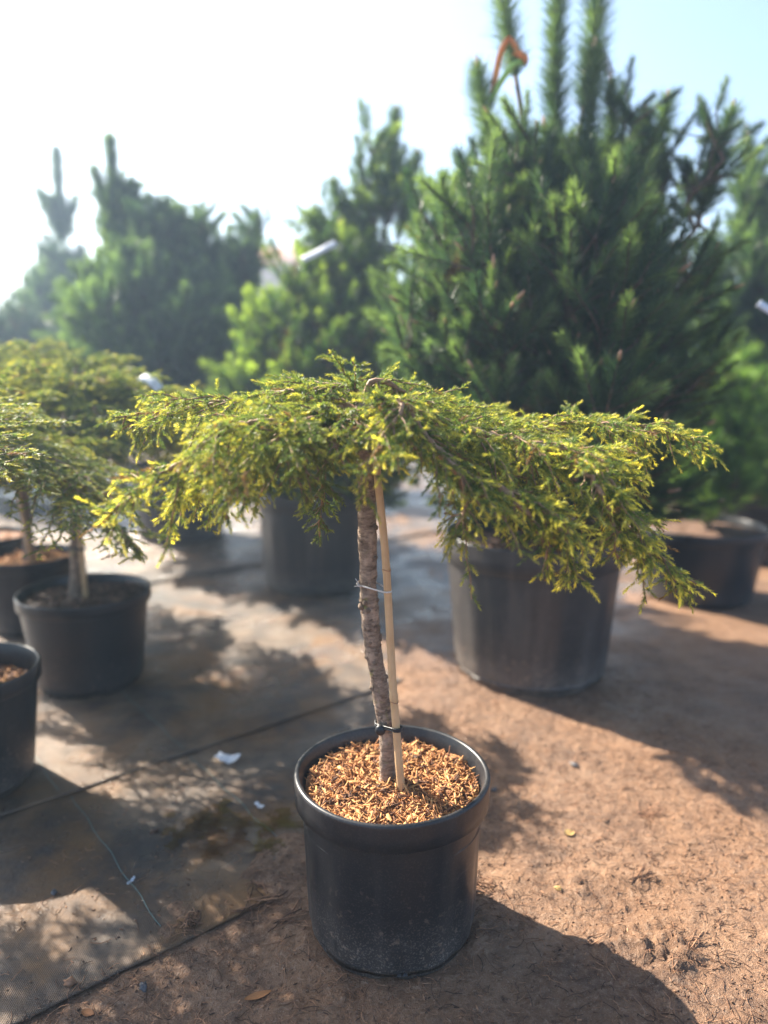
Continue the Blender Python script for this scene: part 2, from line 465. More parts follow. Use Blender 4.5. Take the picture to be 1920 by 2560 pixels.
thread(strip_b, u_th - 0.02, SEAM + 0.03, SEAM + 1.5, 0.0085)
thread(strip_b, u_th + 0.30, SEAM + 0.03, SEAM + 1.5, 0.0085)

def _cloth_z(x, y):
    """top of whatever lies on the ground at x, y (scalar, exact)"""
    v = x * MAT_V[0] + y * MAT_V[1]
    z = gz(x, y)
    a = np.array([x]); b = np.array([y])
    if v > EDGE0: z = max(z, 0.0045 + float(0.006 * np.abs(fbm(a, b, 4, 3, 5))[0] + 0.0018 * fbm(a, b, 30, 2, 10)[0]))
    if v > SEAM: z = max(z, 0.0085 + float(0.006 * np.abs(fbm(a, b, 4, 3, 6))[0] + 0.0018 * fbm(a, b, 30, 2, 11)[0]))
    return z

def _surface_table():
    xs = np.arange(-1.1, 1.3, 0.005); ys = np.arange(0.8, 2.6, 0.005)
    X, Y = np.meshgrid(xs, ys)
    Z = ground_z(X, Y); V = X * MAT_V[0] + Y * MAT_V[1]
    Z = np.where(V > EDGE0, np.maximum(Z, 0.0045 + 0.006 * np.abs(fbm(X, Y, 4, 3, 5)) + 0.0018 * fbm(X, Y, 30, 2, 10)), Z)
    Z = np.where(V > SEAM, np.maximum(Z, 0.0085 + 0.006 * np.abs(fbm(X, Y, 4, 3, 6)) + 0.0018 * fbm(X, Y, 30, 2, 11)), Z)
    return xs, ys, Z, soil_cover(X, Y)[0]
_sx, _sy, _SZ, _SC = _surface_table()
def _cell(x, y): return int(round((y - 0.8) / 0.005)), int(round((x + 1.1) / 0.005))
def cloth_z(x, y):
    i, j = _cell(x, y)
    if 0 <= i < len(_sy) and 0 <= j < len(_sx): return float(_SZ[i, j])
    return _cloth_z(x, y)

# the puddle: a level sheet of water cut to a ragged shore
def puddle():
    c = np.array([-0.325, 1.475]); st = 0.005
    xs = np.arange(-0.20, 0.20, st); ys = np.arange(-0.12, 0.12, st)
    X, Y = np.meshgrid(xs, ys)
    f = 1 - (X / 0.17) ** 2 - (Y / 0.10) ** 2 + 2.4 * fbm(X + 3, Y + 1, 27, 4, 21)
    ok = (f > 0.42)
    ii = np.arange(X.size).reshape(X.shape)
    cell = ok[:-1, :-1] & ok[1:, 1:] & ok[1:, :-1] & ok[:-1, 1:]
    qq = np.stack([ii[:-1, :-1], ii[:-1, 1:], ii[1:, 1:], ii[1:, :-1]], -1)[cell]
    used, inv = np.unique(qq, return_inverse=True)
    v = np.stack([X.ravel() + c[0], Y.ravel() + c[1], np.full(X.size, 0.0128)], 1)[used]
    tag(link("puddle", np_mesh("puddle", v, None, inv.reshape(-1, 4), M['puddle'], None, True)), kind="structure")
puddle()

# ------------------------------------------------------------------ pots
def lathe(profile, seg=72, mod=None):
    p = np.asarray(profile, float); m = len(p)
    a = np.linspace(0, 2 * np.pi, seg, endpoint=False)
    r = p[:, 0][:, None] * np.ones(seg); z = p[:, 1][:, None] * np.ones(seg)
    if mod is not None: r, z = mod(r, z, a[None])
    v = np.stack([r * np.cos(a), r * np.sin(a), z], -1).reshape(-1, 3)
    i = np.arange(m - 1)[:, None] * seg; j = np.arange(seg)[None]; j2 = (j + 1) % seg
    return v, np.stack([i + j, i + j2, i + seg + j2, i + seg + j], -1).reshape(-1, 4)

def make_pot(x, y, Rr, h, rb, mat, label, group, rim_h=0.045, lip=0.010, facet=0, mulch='darkmulch', fill=0.03, rz=0.0, chips=90, seed=1, notches=6):
    root = empty("plant_pot", (x, y, cloth_z(x, y) - 0.002), rz)
    tag(root, label, "plant pot", group)
    t = 0.004
    rt = Rr - lip                                                   # body radius under the rim
    def body_mod(r, z, a):
        f = sstep(0.0, 0.05, z / h) * (1 - sstep(0.55, 0.84, z / h))
        r = r + 0.0012 * np.sin(a * 3 + 1) * (z / h)
        if facet: r = r - f * 0.0035 * (np.abs(np.sin(a * facet / 2)) ** 3)
        r = r - notches_amp * (np.clip(np.cos(a * notches), 0.55, 1) - 0.55) * np.exp(-(z / (0.05 * h)) ** 2)
        return r, z
    notches_amp = 0.022
    zs = np.concatenate([[0, 0.006, 0.014, 0.03], np.linspace(0.06, 1.0, 24) * (h - rim_h + 0.004)])
    k = zs / (h - rim_h)
    rr = rb + (rt - rb) * (k ** 0.9) - 0.014 * np.exp(-k / 0.035)
    prof = [(0.02, 0.012), (rb * 0.8, 0.012), (rb * 0.9, 0.0)] + list(zip(rr, zs))
    v, q_ = lathe(prof, 96, body_mod)
    link("body", np_mesh("pot_body", v, None, q_, mat, None, True), root)
    # rolled rim: outer band, round lip, inner wall
    a = np.linspace(0, np.pi, 9)
    lipc = Rr - lip * 0.42; lr = lip * 0.42
    prof = [(rt - 0.002, h - rim_h), (Rr - 0.0035, h - rim_h), (Rr - 0.001, h - rim_h + 0.002), (Rr - 0.0005, h - rim_h * 0.5), (Rr, h - lr - 0.004)]
    prof += [(lipc + lr * math.cos(b), h - lr + lr * math.sin(b)) for b in a]
    prof += [(Rr - lip * 1.15, h - lr - 0.006), (rt - t - 0.004, h - rim_h - 0.02), (rb + (rt - rb) * 0.75, h * 0.72)]
    def rim_mod(r, z, a): return r + 0.0016 * np.sin(2 * a + seed), z + 0.0012 * np.sin(3 * a + seed * 2)
    v, q_ = lathe(prof, 96, rim_mod)
    link("rim", np_mesh("pot_rim", v, None, q_, mat, None, True), root)
    # the bark or chip filling
    rf = rt - 0.006; zf = h - fill
    rs = np.linspace(0, 1, 22); an = np.linspace(0, 2 * np.pi, 72, endpoint=False)
    RR, AA = np.meshgrid(rs * rf, an, indexing='ij')
    X = RR * np.cos(AA); Y = RR * np.sin(AA)
    Z = zf + 0.018 * fbm(X + seed, Y, 12, 4, seed) + 0.006 * fbm(X, Y + seed, 70, 3, seed + 2) + 0.006 * (1 - (RR / rf) ** 2)
    n_ = 72; i = np.arange(21)[:, None] * n_; j = np.arange(n_)[None]; j2 = (j + 1) % n_
    bed = link("mulch", np_mesh("mulch_bed", np.stack([X, Y, Z], -1).reshape(-1, 3), None, np.stack([i + j, i + n_ + j, i + n_ + j2, i + j2], -1).reshape(-1, 4), M[mulch], None, False), root)
    def zat(px, py):
        a_ = math.atan2(py, px) % (2 * math.pi)
        return float(Z[min(21, int(round(math.hypot(px, py) / rf * 21))), int(a_ / (2 * math.pi) * 72) % 72])
    return root, bed, zat, rf

def chip_mesh(rs, L, W, T):
    """a splintered flake: six-sided, bent, uneven ends"""
    n = 4; b = MB(); xs = np.linspace(-L / 2, L / 2, n)
    v = []
    bend = rs.normal(0, 0.12) * L
    for k, xx in enumerate(xs):
        w = W / 2 * (0.45 + 0.55 * math.sin(math.pi * (k + 0.7) / (n + 0.4))) * rs.uniform(0.75, 1.2)
        zz = bend * ((xx / L * 2) ** 2 - 0.5) * 0.5
        o = rs.normal(0, 0.08) * W
        v += [[xx, -w + o, zz - T / 2], [xx, w + o, zz - T / 2], [xx + rs.normal(0, 0.04) * L, w * 0.8 + o, zz + T / 2], [xx, -w * 0.8 + o, zz + T / 2]]
    qd = []
    for k in range(n - 1):
        for e in range(4): qd.append([k * 4 + e, k * 4 + (e + 1) % 4, k * 4 + 4 + (e + 1) % 4, k * 4 + 4 + e])
    qd += [[3, 2, 1, 0], [n * 4 - 4, n * 4 - 3, n * 4 - 2, n * 4 - 1]]
    return np.array(v), np.array(qd)

def scatter_flakes(n, sampler, zfun, Lr, Wr, Tr, rs, lift=0.4, tilt=0.35):
    """many small flakes as one mesh"""
    b = MB()
    protos = [chip_mesh(rs, 1, 1, 1) for _ in range(10)]
    for _ in range(n):
        v, qd = protos[rs.integers(10)]
        L, W, T = rs.uniform(*Lr), rs.uniform(*Wr), rs.uniform(*Tr)
        v = v * [L, W, T]
        a = rs.uniform(0, 2 * np.pi); e = rs.normal(0, tilt); r = rs.normal(0, tilt)
        m = np.array(Matrix.Rotation(a, 3, 'Z') @ Matrix.Rotation(e, 3, 'Y') @ Matrix.Rotation(r, 3, 'X'))
        x, y = sampler()
        b.add(v @ m.T + [x, y, zfun(x, y) + abs(math.sin(e)) * L * lift + T * 0.3], qd)
    return b

GR_POT = "black nursery pots standing on the ground"
main_pot, main_bed, main_zat, main_rf = make_pot(0.014, 1.192, 0.170, 0.303, 0.150, M['pot'],
    "black plastic pot full of orange wood chips in the foreground", GR_POT, rim_h=0.050, lip=0.012, facet=12, mulch='chip', fill=0.032, rz=0.5, seed=3)
rs = np.random.default_rng(5)
def in_disc(r):
    def f():
        a = rs.uniform(0, 2 * np.pi); k = math.sqrt(rs.uniform(0, 1)) * r
        return k * math.cos(a), k * math.sin(a)
    return f
shreds = scatter_flakes(3600, in_disc(main_rf - 0.004), main_zat, (0.008, 0.030), (0.0012, 0.0042), (0.0005, 0.0015), rs, 0.35, 0.42)
tag(link("mulch_shreds", shreds.mesh("mulch_shreds", M['chip']), main_bed), kind="stuff")
chip_protos = []
for k in range(12):
    v, qd = chip_mesh(rs, rs.uniform(0.014, 0.036), rs.uniform(0.0036, 0.0090), rs.uniform(0.0009, 0.0018))
    chip_protos.append(np_mesh("wood_chip", v, None, qd, M['chip']))
for k in range(200):
    x, y = in_disc(main_rf - 0.012)()
    if math.hypot(x + 0.008, y) < 0.018: continue
    link("wood_chip", chip_protos[k % 12], main_bed, (x, y, main_zat(x, y) + 0.004), (rs.normal(0, 0.3), rs.normal(0, 0.3), rs.uniform(0, 6.28)))

# (x, y, rim radius, height, base radius, plastic, rim height, facets, filling, label)
POTS = dict(
    A=make_pot(-0.960, 2.283, 0.205, 0.31, 0.160, M['pot_far'], "black pot with dark mulch under the juniper left of the main one", GR_POT, 0.04, 0.012, 0, seed=5, rz=1.0),
    B=make_pot(-1.385, 2.80, 0.182, 0.30, 0.145, M['pot_far'], "black pot half hidden behind another juniper's pot at left edge", GR_POT, 0.04, 0.012, 0, seed=6, mulch='chip'),
    C=make_pot(-1.715, 3.16, 0.165, 0.30, 0.130, M['pot_far'], "hindmost juniper's black pot, a sliver at the left edge", GR_POT, 0.04, 0.012, 0, seed=7, mulch='chip'),
    D=make_pot(-1.015, 1.66, 0.180, 0.30, 0.142, M['pot'], "black pot cut off by the left edge, nearest on that side", GR_POT, 0.04, 0.010, 0, seed=8, mulch='chip', fill=0.055),
    E=make_pot(0.490, 2.366, 0.293, 0.475, 0.245, M['pot_dusty'], "large dusty ribbed black tub under the big pine", GR_POT, 0.085, 0.014, 18, seed=9, fill=0.05, rz=0.3),
    F=make_pot(1.41, 3.22, 0.277, 0.33, 0.225, M['pot_far'], "wide low black pot holding the feathery pine at right", GR_POT, 0.05, 0.012, 0, seed=10),
    G=make_pot(2.05, 3.95, 0.29, 0.36, 0.24, M['pot_far'], "black pot at the right edge behind the wide low pot", GR_POT, 0.05, 0.012, 0, seed=11, mulch='chip'),
    H=make_pot(-0.33, 3.42, 0.268, 0.46, 0.235, M['pot_dusty'], "large black tub of the pine behind the main trunk", GR_POT, 0.075, 0.014, 18, seed=12, rz=0.8),
    I=make_pot(-1.24, 4.43, 0.29, 0.46, 0.250, M['pot_dusty'], "large black tub of the broad blurred pine, left of centre", GR_POT, 0.075, 0.014, 18, seed=13),
)
for k, (o, b, zf, rf) in POTS.items():
    if k in 'ABDE':
        rs = np.random.default_rng(ord(k))
        fl = scatter_flakes(420, in_disc(rf - 0.01), zf, (0.010, 0.030), (0.003, 0.009), (0.001, 0.003), rs, 0.3, 0.3)
        tag(link("mulch_shreds", fl.mesh("mulch_shreds", M['chip'] if k in 'BD' else M['darkmulch']), b), kind="stuff")

# ------------------------------------------------------------------ juniper
def needles(P0, D, L, n_per_m, len_r, ang0, ang1, width, droop, base_c, tip_c, rs, tone=None, grow=0.55, dead=0.0, dead_c=(0.22, 0.13, 0.065), lscale=None):
    """P0, D, L arrays of shoots -> triangles of needles round them. Colour runs from old growth to fresh tips."""
    cnt = np.maximum(6, (L * n_per_m).astype(int))
    k = np.repeat(np.arange(len(L)), cnt); n = len(k)
    t = rs.random(n) ** 0.9
    d = D[k]; l = L[k]
    pos = P0[k] + d * (t * l)[:, None]; pos[:, 2] -= droop * (t * l) ** 2
    ax = d.copy(); ax[:, 2] -= 2 * droop * t * l; ax = unit(ax)
    ref = np.where(np.abs(ax[:, 2:3]) > 0.9, np.array([[1.0, 0, 0]]), np.array([[0, 0, 1.0]]))
    a = unit(np.cross(ax, ref)); b = np.cross(ax, a)
    phi = rs.uniform(0, 2 * np.pi, n)
    rad = a * np.cos(phi)[:, None] + b * np.sin(phi)[:, None]
    ang = np.radians(ang0 + (ang1 - ang0) * t + rs.normal(0, 7, n))
    nd = ax * np.cos(ang)[:, None] + rad * np.sin(ang)[:, None]
    nl = rs.uniform(*len_r, n) * (1 - 0.35 * t ** 3)
    if lscale is not None: nl = nl * lscale[k]
    side = unit(np.cross(nd, rs.normal(size=(n, 3))))
    w = width * rs.uniform(0.75, 1.25, n)
    tip = pos + nd * nl[:, None]
    v = np.stack([pos - side * w[:, None] * 0.5, pos + side * w[:, None] * 0.5, tip], 1).reshape(-1, 3)
    fresh = np.clip((t - grow) / (1 - grow), 0, 1)
    tn = np.ones(len(L)) if tone is None else tone
    base_c = np.asarray(base_c); tip_c = np.asarray(tip_c)
    c = base_c + (tip_c - base_c) * (fresh * np.clip(tn[k], 0, 1.4))[:, None]
    if dead:      # some shoots have browned off
        gone = rs.random(len(L)) < dead
        c = np.where(gone[k][:, None], np.asarray(dead_c)[None], c)
    c = c * (rs.uniform(0.72, 1.28, (n, 1))) * (0.82 + 0.3 * tn[k])[:, None]
    return v, np.clip(np.repeat(c, 3, 0), 0, 1)

J_OLD = (0.125, 0.195, 0.058); J_TIP = (0.78, 0.69, 0.135)  # own growth colours, pushed apart to paint in canopy shade and sunlit tips
def place_branch(parent, wm, fm, loc=None, rot=None, scale=None):
    br = link("branch", wm, parent, loc, rot, scale)
    fo = link("foliage", fm, br); fo["kind"] = "stuff"
    return br

def juniper_bough(parent, pts, rs, side_len=0.13, spacing=0.017, sub=0.0100, npm=1850, droop=1.6, r0=0.006, start=0.12, yellow=1.0, nw=0.00135, hang=0.42):
    """one bough: woody axis, flat drooping side sprays, needled shoots"""
    L0 = np.linalg.norm(np.diff(np.asarray(pts), axis=0), axis=1).sum()
    n = max(12, int(L0 / 0.008))
    axis_p, L = spline(pts, n)
    axis_p[1:-1] += rs.normal(0, 0.0015, (n - 2, 3))
    wood = MB().tube(axis_p, np.linspace(r0, 0.0013, n) * (1 + 0.12 * rs.normal(size=n)), 6)
    tg = unit(np.gradient(axis_p, axis=0))
    SP, SD, SL, ST = [], [], [], []
    s = start * L; sgn = 1
    while s < L:
        f = s / L
        l = side_len * (0.55 + 0.9 * f if f < 0.45 else 0.955 - 0.80 * ((f - 0.45) / 0.55) ** 1.3) * rs.uniform(0.6, 1.25)
        i = min(n - 1, int(f * (n - 1)))
        T = tg[i]; sd = np.cross(T, [0, 0, 1.0])
        if np.linalg.norm(sd) < 0.25: sd = np.array([1.0, 0.3, 0])
        sd = unit(sd)
        al = R(rs.uniform(38, 66))
        d = T * math.cos(al) + sgn * sd * math.sin(al) + np.array([0, 0, rs.normal(0.10, 0.22)])
        if rs.random() < hang * f: d = d * 0.55 + np.array([0, 0, -0.75])
        d = unit(d)
        m = max(3, int(l / 0.012)); t = np.linspace(0, 1, m)
        dr = droop * rs.uniform(0.5, 1.6)
        sp = axis_p[i] + d * (t * l)[:, None]; sp[:, 2] -= dr * (t * l) ** 2
        sp[1:] += rs.normal(0, 0.0016, (m - 1, 3))
        wood.tube(sp, np.linspace(0.0018, 0.0008, m), 4, False)
        st = unit(np.gradient(sp, axis=0))
        # shoots on the side spray
        q_ = np.arange(0.012, l, sub) + rs.normal(0, 0.002, len(np.arange(0.012, l, sub)))
        qi = np.clip(q_ / l * (m - 1), 0, m - 1.001); i0 = qi.astype(int); fr = (qi - i0)[:, None]
        p = sp[i0] * (1 - fr) + sp[np.minimum(i0 + 1, m - 1)] * fr
        tt = st[i0]; s2 = np.cross(tt, [0, 0, 1.0]); s2 = unit(s2 + 1e-6)
        alt = np.where(np.arange(len(q_)) % 2 == 0, 1.0, -1.0)
        al2 = np.radians(rs.uniform(30, 62, len(q_)))
        dd = tt * np.cos(al2)[:, None] + s2 * (alt * np.sin(al2))[:, None] + rs.normal(0, 0.16, (len(q_), 3)); dd[:, 2] += rs.normal(-0.12, 0.28, len(q_))
        ll = rs.uniform(0.020, 0.056, len(q_)) * (1.1 - 0.5 * q_ / l)
        fresh = np.clip(rs.normal(0.72, 0.33, len(q_)) * (0.45 + 0.75 * f), 0.0, 1.25) * yellow
        SP.append(p); SD.append(unit(dd)); SL.append(ll); ST.append(fresh)
        # the spray's own leading pieces
        SP.append(sp[:-1]); SD.append(st[:-1]); SL.append(np.full(m - 1, max(0.018, l / (m - 1) * 1.25))); ST.append(np.linspace(0.15, 1.0, m - 1) * yellow * rs.uniform(0.6, 1.15))
        s += spacing * rs.uniform(0.55, 1.45) * 0.5; sgn = -sgn
    # needles along the bough's own tip
    k0 = int(n * 0.45)
    SP.append(axis_p[k0:-1]); SD.append(tg[k0:-1]); SL.append(np.full(n - 1 - k0, 0.02)); ST.append(np.linspace(0.3, 1.2, n - 1 - k0) * yellow)
    SP, SD, SL, ST = np.vstack(SP), np.vstack(SD), np.concatenate(SL), np.concatenate(ST)
    v, c = needles(SP, SD, SL, npm, (0.0050, 0.0105), 60, 24, nw, 2.0, J_OLD, J_TIP, rs, ST, 0.22, 0.03)
    wm = wood.mesh("juniper_branch", M['twig'], True)
    fm = np_mesh("juniper_foliage", v, np.arange(len(v)).reshape(-1, 3), None, M['juniper'], c)
    if parent is None: return wm, fm
    return place_branch(parent, wm, fm)

BOUGHS = [
 # points (world metres), side spray length, droop, yellow
 ([(-0.033,1.19,0.927),(-0.092,1.14,0.947),(-0.157,1.1,0.932),(-0.22,1.07,0.921),(-0.287,1.04,0.877),(-0.342,1.02,0.838),(-0.39,1.01,0.799)], 0.13, 2.4, 1.1),
 ([(-0.033,1.2,0.93),(-0.098,1.22,0.966),(-0.193,1.25,0.965),(-0.301,1.28,0.945),(-0.403,1.3,0.932),(-0.469,1.3,0.92)], 0.14, 1.8, 0.9),
 ([(-0.034,1.22,0.925),(-0.088,1.3,0.956),(-0.182,1.4,0.944),(-0.303,1.48,0.913),(-0.407,1.52,0.883)], 0.14, 1.8, 0.8),
 ([(-0.033,1.18,0.92),(-0.095,1.1,0.936),(-0.149,1.04,0.907),(-0.197,1.01,0.871),(-0.216,1.0,0.828),(-0.218,1.0,0.802)], 0.09, 3.0, 0.8),
 ([(-0.033,1.18,0.92),(-0.076,1.12,0.938),(-0.12,1.07,0.921),(-0.14,1.04,0.89),(-0.123,1.03,0.849),(-0.106,1.03,0.823)], 0.08, 3.0, 0.7),
 ([(-0.029,1.17,0.931),(-0.058,1.1,0.939),(-0.071,1.06,0.918),(-0.062,1.04,0.887),(-0.053,1.03,0.869)], 0.07, 3.0, 0.7),
 ([(-0.037,1.21,0.914),(-0.076,1.22,0.906),(-0.097,1.22,0.852),(-0.105,1.22,0.79),(-0.109,1.22,0.726)], 0.04, 2.0, 0.3),
 ([(-0.025,1.18,0.938),(0.014,1.1,0.957),(0.025,1.06,0.948),(0.0,1.02,0.915),(-0.02,1.0,0.879),(-0.027,1.0,0.834)], 0.065, 2.6, 1.1),
 ([(-0.022,1.18,0.938),(0.021,1.12,0.959),(0.051,1.08,0.923),(0.087,1.06,0.882),(0.14,1.05,0.846),(0.2,1.05,0.826),(0.246,1.04,0.794),(0.268,1.04,0.753),(0.279,1.04,0.701)], 0.11, 2.6, 1.2),
 ([(-0.022,1.2,0.937),(0.051,1.17,0.939),(0.136,1.14,0.912),(0.225,1.12,0.893),(0.305,1.1,0.867),(0.36,1.09,0.812),(0.395,1.08,0.751),(0.433,1.08,0.708),(0.473,1.08,0.685)], 0.13, 2.4, 1.2),
 ([(-0.022,1.2,0.937),(0.07,1.24,0.943),(0.184,1.28,0.913),(0.3,1.3,0.912),(0.413,1.3,0.912),(0.504,1.3,0.896),(0.583,1.3,0.871)], 0.12, 2.0, 1.1),
 ([(-0.022,1.22,0.932),(0.058,1.32,0.947),(0.151,1.42,0.912),(0.281,1.5,0.884),(0.408,1.55,0.851)], 0.14, 1.8, 0.9),
 ([(0.08,1.06,0.888),(0.111,1.03,0.849),(0.114,1.02,0.811),(0.092,1.01,0.77)], 0.05, 2.5, 1.0),
 ([(0.167,1.05,0.836),(0.202,1.02,0.805),(0.226,1.02,0.765),(0.234,1.02,0.724)], 0.055, 2.5, 1.2),
 ([(0.279,1.11,0.876),(0.313,1.06,0.831),(0.333,1.05,0.778),(0.341,1.05,0.73)], 0.06, 2.5, 1.2),
 ([(0.334,1.1,0.842),(0.355,1.08,0.786),(0.376,1.07,0.739),(0.394,1.07,0.714)], 0.05, 2.5, 1.2),
 ([(-0.03,1.22,0.929),(-0.04,1.32,0.963),(-0.053,1.45,0.951),(-0.067,1.55,0.919)], 0.13, 1.8, 0.7),
 ([(-0.029,1.2,0.93),(-0.048,1.2,0.972),(-0.085,1.2,0.979),(-0.133,1.2,0.968)], 0.10, 1.6, 0.8),
 ([(-0.029,1.2,0.933),(-0.022,1.2,0.984),(0.011,1.2,0.979),(0.052,1.2,0.958),(0.099,1.22,0.935)], 0.10, 1.6, 0.8),
 ([(-0.033,1.19,0.912),(-0.129,1.15,0.918),(-0.203,1.12,0.882),(-0.27,1.1,0.849),(-0.321,1.1,0.811)], 0.11, 2.6, 0.9),
 ([(-0.03,1.2,0.92),(0.02,1.21,0.925),(0.09,1.20,0.895),(0.16,1.19,0.862),(0.24,1.18,0.825)], 0.08, 2.2, 0.7),
 ([(0.225,1.12,0.893),(0.28,1.13,0.887),(0.345,1.15,0.866),(0.40,1.16,0.835)], 0.08, 2.4, 1.2),
]
def knob_mesh(rs, mat):
    a = np.linspace(0, np.pi / 2, 4); v, q_ = lathe([(math.cos(b) * (1 + 0.1 * rs.normal()) , math.sin(b) * 0.8) for b in a[:-1]] + [(0.02, 0.72)], 8)
    v = v * (1 + rs.normal(0, 0.08, v.shape))
    return np_mesh("branch_scar", v, None, q_, mat, None, True)

def juniper_trunk(root, pts, r0, r1, rs, knots=26):
    p, L = spline(pts, 90)
    rad = np.linspace(r0, r1, 90) * (1 + 0.05 * np.sin(np.linspace(0, 30, 90)) * rs.uniform(0.5, 1, 90)) + 0.010 * np.exp(-np.linspace(0, L, 90) / 0.018) * r0 / 0.015
    tr = link("trunk", MB().tube(p, rad, 20, True, 0.06, 3).mesh("juniper_trunk", M['bark'], True), root)
    kn = [knob_mesh(rs, M['bark']) for _ in range(5)]
    for k in range(knots):
        i = rs.integers(6, 78); a = rs.uniform(0, 2 * np.pi)
        n_ = Vector((math.cos(a), math.sin(a), rs.normal(0, 0.1))).normalized()
        s = rs.uniform(0.0022, 0.0068) * r0 / 0.0145
        o = link("branch_scar", kn[k % 5], tr, tuple(p[i] + np.array(n_) * rad[i] * 0.93), None, (s, s, s * rs.uniform(0.7, 1.3)))
        o.rotation_mode = 'QUATERNION'; o.rotation_quaternion = n_.to_track_quat('Z', 'Y')
    return p, rad

GR_J = "junipers grafted on a stem like small umbrellas"
rs = np.random.default_rng(11)
jun = empty("juniper_tree", (0.007, 1.19, 0.268))
tag(jun, "sharp umbrella-shaped juniper with yellow-tipped drooping boughs in the foreground", "juniper", GR_J)
off = np.array([0.007, 1.19, 0.268])
trunk_pts = np.array([(0.007,1.19,0.262),(0.005,1.19,0.37),(-0.005,1.19,0.456),(-0.018,1.19,0.54),(-0.025,1.19,0.622),(-0.027,1.195,0.701),(-0.028,1.2,0.778),(-0.03,1.2,0.855),(-0.032,1.2,0.915),(-0.031,1.2,0.952)]) - off
juniper_trunk(jun, trunk_pts, 0.0135, 0.0155, rs, 95)
for pts, sl, dr, ye in BOUGHS:
    juniper_bough(jun, np.array(pts) - off, rs, sl * 1.04, droop=dr, yellow=ye)

# boughs of the other junipers: a handful of shapes, copied and turned
J_KINDS = []
rs = np.random.default_rng(50)
for k in range(9):
    t = np.array([0, 0.25, 0.5, 0.75, 1.0])[:, None]; r = 0.46
    pts = np.hstack([r * t, r * rs.normal(0, 0.10) * t ** 2, rs.uniform(0.02, 0.075) * 1.4 * np.sin(t * np.pi * 0.9) - 0.23 * rs.uniform(0.55, 1.2) * t ** 2.2])
    J_KINDS.append(juniper_bough(None, pts, rs, 0.185, 0.020, 0.0110, 1500, 1.9, 0.007, 0.08, 0.85, 0.0023))
J_TUFTS = []
for k in range(4):
    t = np.array([0, 0.5, 1.0])[:, None]; r = 0.20
    pts = np.hstack([r * t, 0 * t, 0.09 * np.sin(t * np.pi * 0.75)])
    J_TUFTS.append(juniper_bough(None, pts, rs, 0.14, 0.020, 0.0110, 1500, 1.9, 0.006, 0.05, 0.75, 0.0023))

def umbrella(x, y, zb, ztop, rad, seed, label, n=13, lean=(0, 0), fall=1.0):
    rs = np.random.default_rng(seed)
    root = empty("juniper_tree", (x, y, zb)); tag(root, label, "juniper", GR_J)
    h = ztop - zb
    tp = np.array([(0, 0, -0.006), (lean[0] * 0.3 + 0.006, lean[1] * 0.3, h * 0.35), (lean[0] * 0.7 - 0.004, lean[1] * 0.7, h * 0.7), (lean[0], lean[1], h)])
    juniper_trunk(root, tp, 0.019, 0.016, rs, 10)
    c = tp[-1]; pick = rs.permutation(np.arange(60) % 9)
    for k in range(n):
        a = 2 * np.pi * k / n + rs.normal(0, 0.16); sc = rad / 0.46 * rs.uniform(0.82, 1.12)
        place_branch(root, *J_KINDS[pick[k]], (c[0], c[1], c[2] - 0.02 - 0.04 * rs.random()), (rs.normal(0, 0.12), rs.normal(0.02, 0.10), a), (sc, sc * rs.choice([-1, 1]), sc * fall))
    for k in range(5):
        a = 2 * np.pi * k / 5 + rs.normal(0, 0.3); sc = rad / 0.46 * rs.uniform(0.85, 1.15)
        place_branch(root, *J_TUFTS[k % 4], (c[0], c[1], c[2] - 0.01), (0, rs.normal(0, 0.1), a), (sc, sc, sc))
    return root

umbrella(-1.015, 1.66, 0.25, 0.895, 0.52, 21, "juniper whose sharp boughs enter at the left edge, its stem out of view", 15, (0, 0), 0.52)
umbrella(-0.992, 2.29, 0.285, 0.925, 0.50, 22, "juniper with greenish stem and bamboo cane in a wide pot at left", 15, (0.035, 0.0), 0.85)
umbrella(-1.385, 2.80, 0.275, 1.00, 0.46, 23, "domed juniper behind the left ones, its foliage the highest of them", 16, (0, 0), 1.1)
umbrella(-1.715, 3.16, 0.275, 0.92, 0.42, 24, "hindmost juniper at the left edge, only its stem in view", 11)

# ------------------------------------------------------------------ pines
P_OLD = (0.042, 0.085, 0.055); P_TIP = (0.230, 0.315, 0.125)
BUD = None
def bud_mesh():
    prof = [(0.0, 0.0), (0.8, 0.08), (1.0, 0.3), (0.85, 0.6), (0.5, 0.85), (0.06, 1.0)]
    v, q_ = lathe(prof, 8); v[:, :2] *= 0.0042; v[:, 2] *= 0.026
    return np_mesh("bud", v, None, q_, M['bud'], None, True)
BUD = bud_mesh()

def set_dir(o, d, roll=0.0):
    o.rotation_mode = 'QUATERNION'; o.rotation_quaternion = Vector(d).to_track_quat('Z', 'Y')

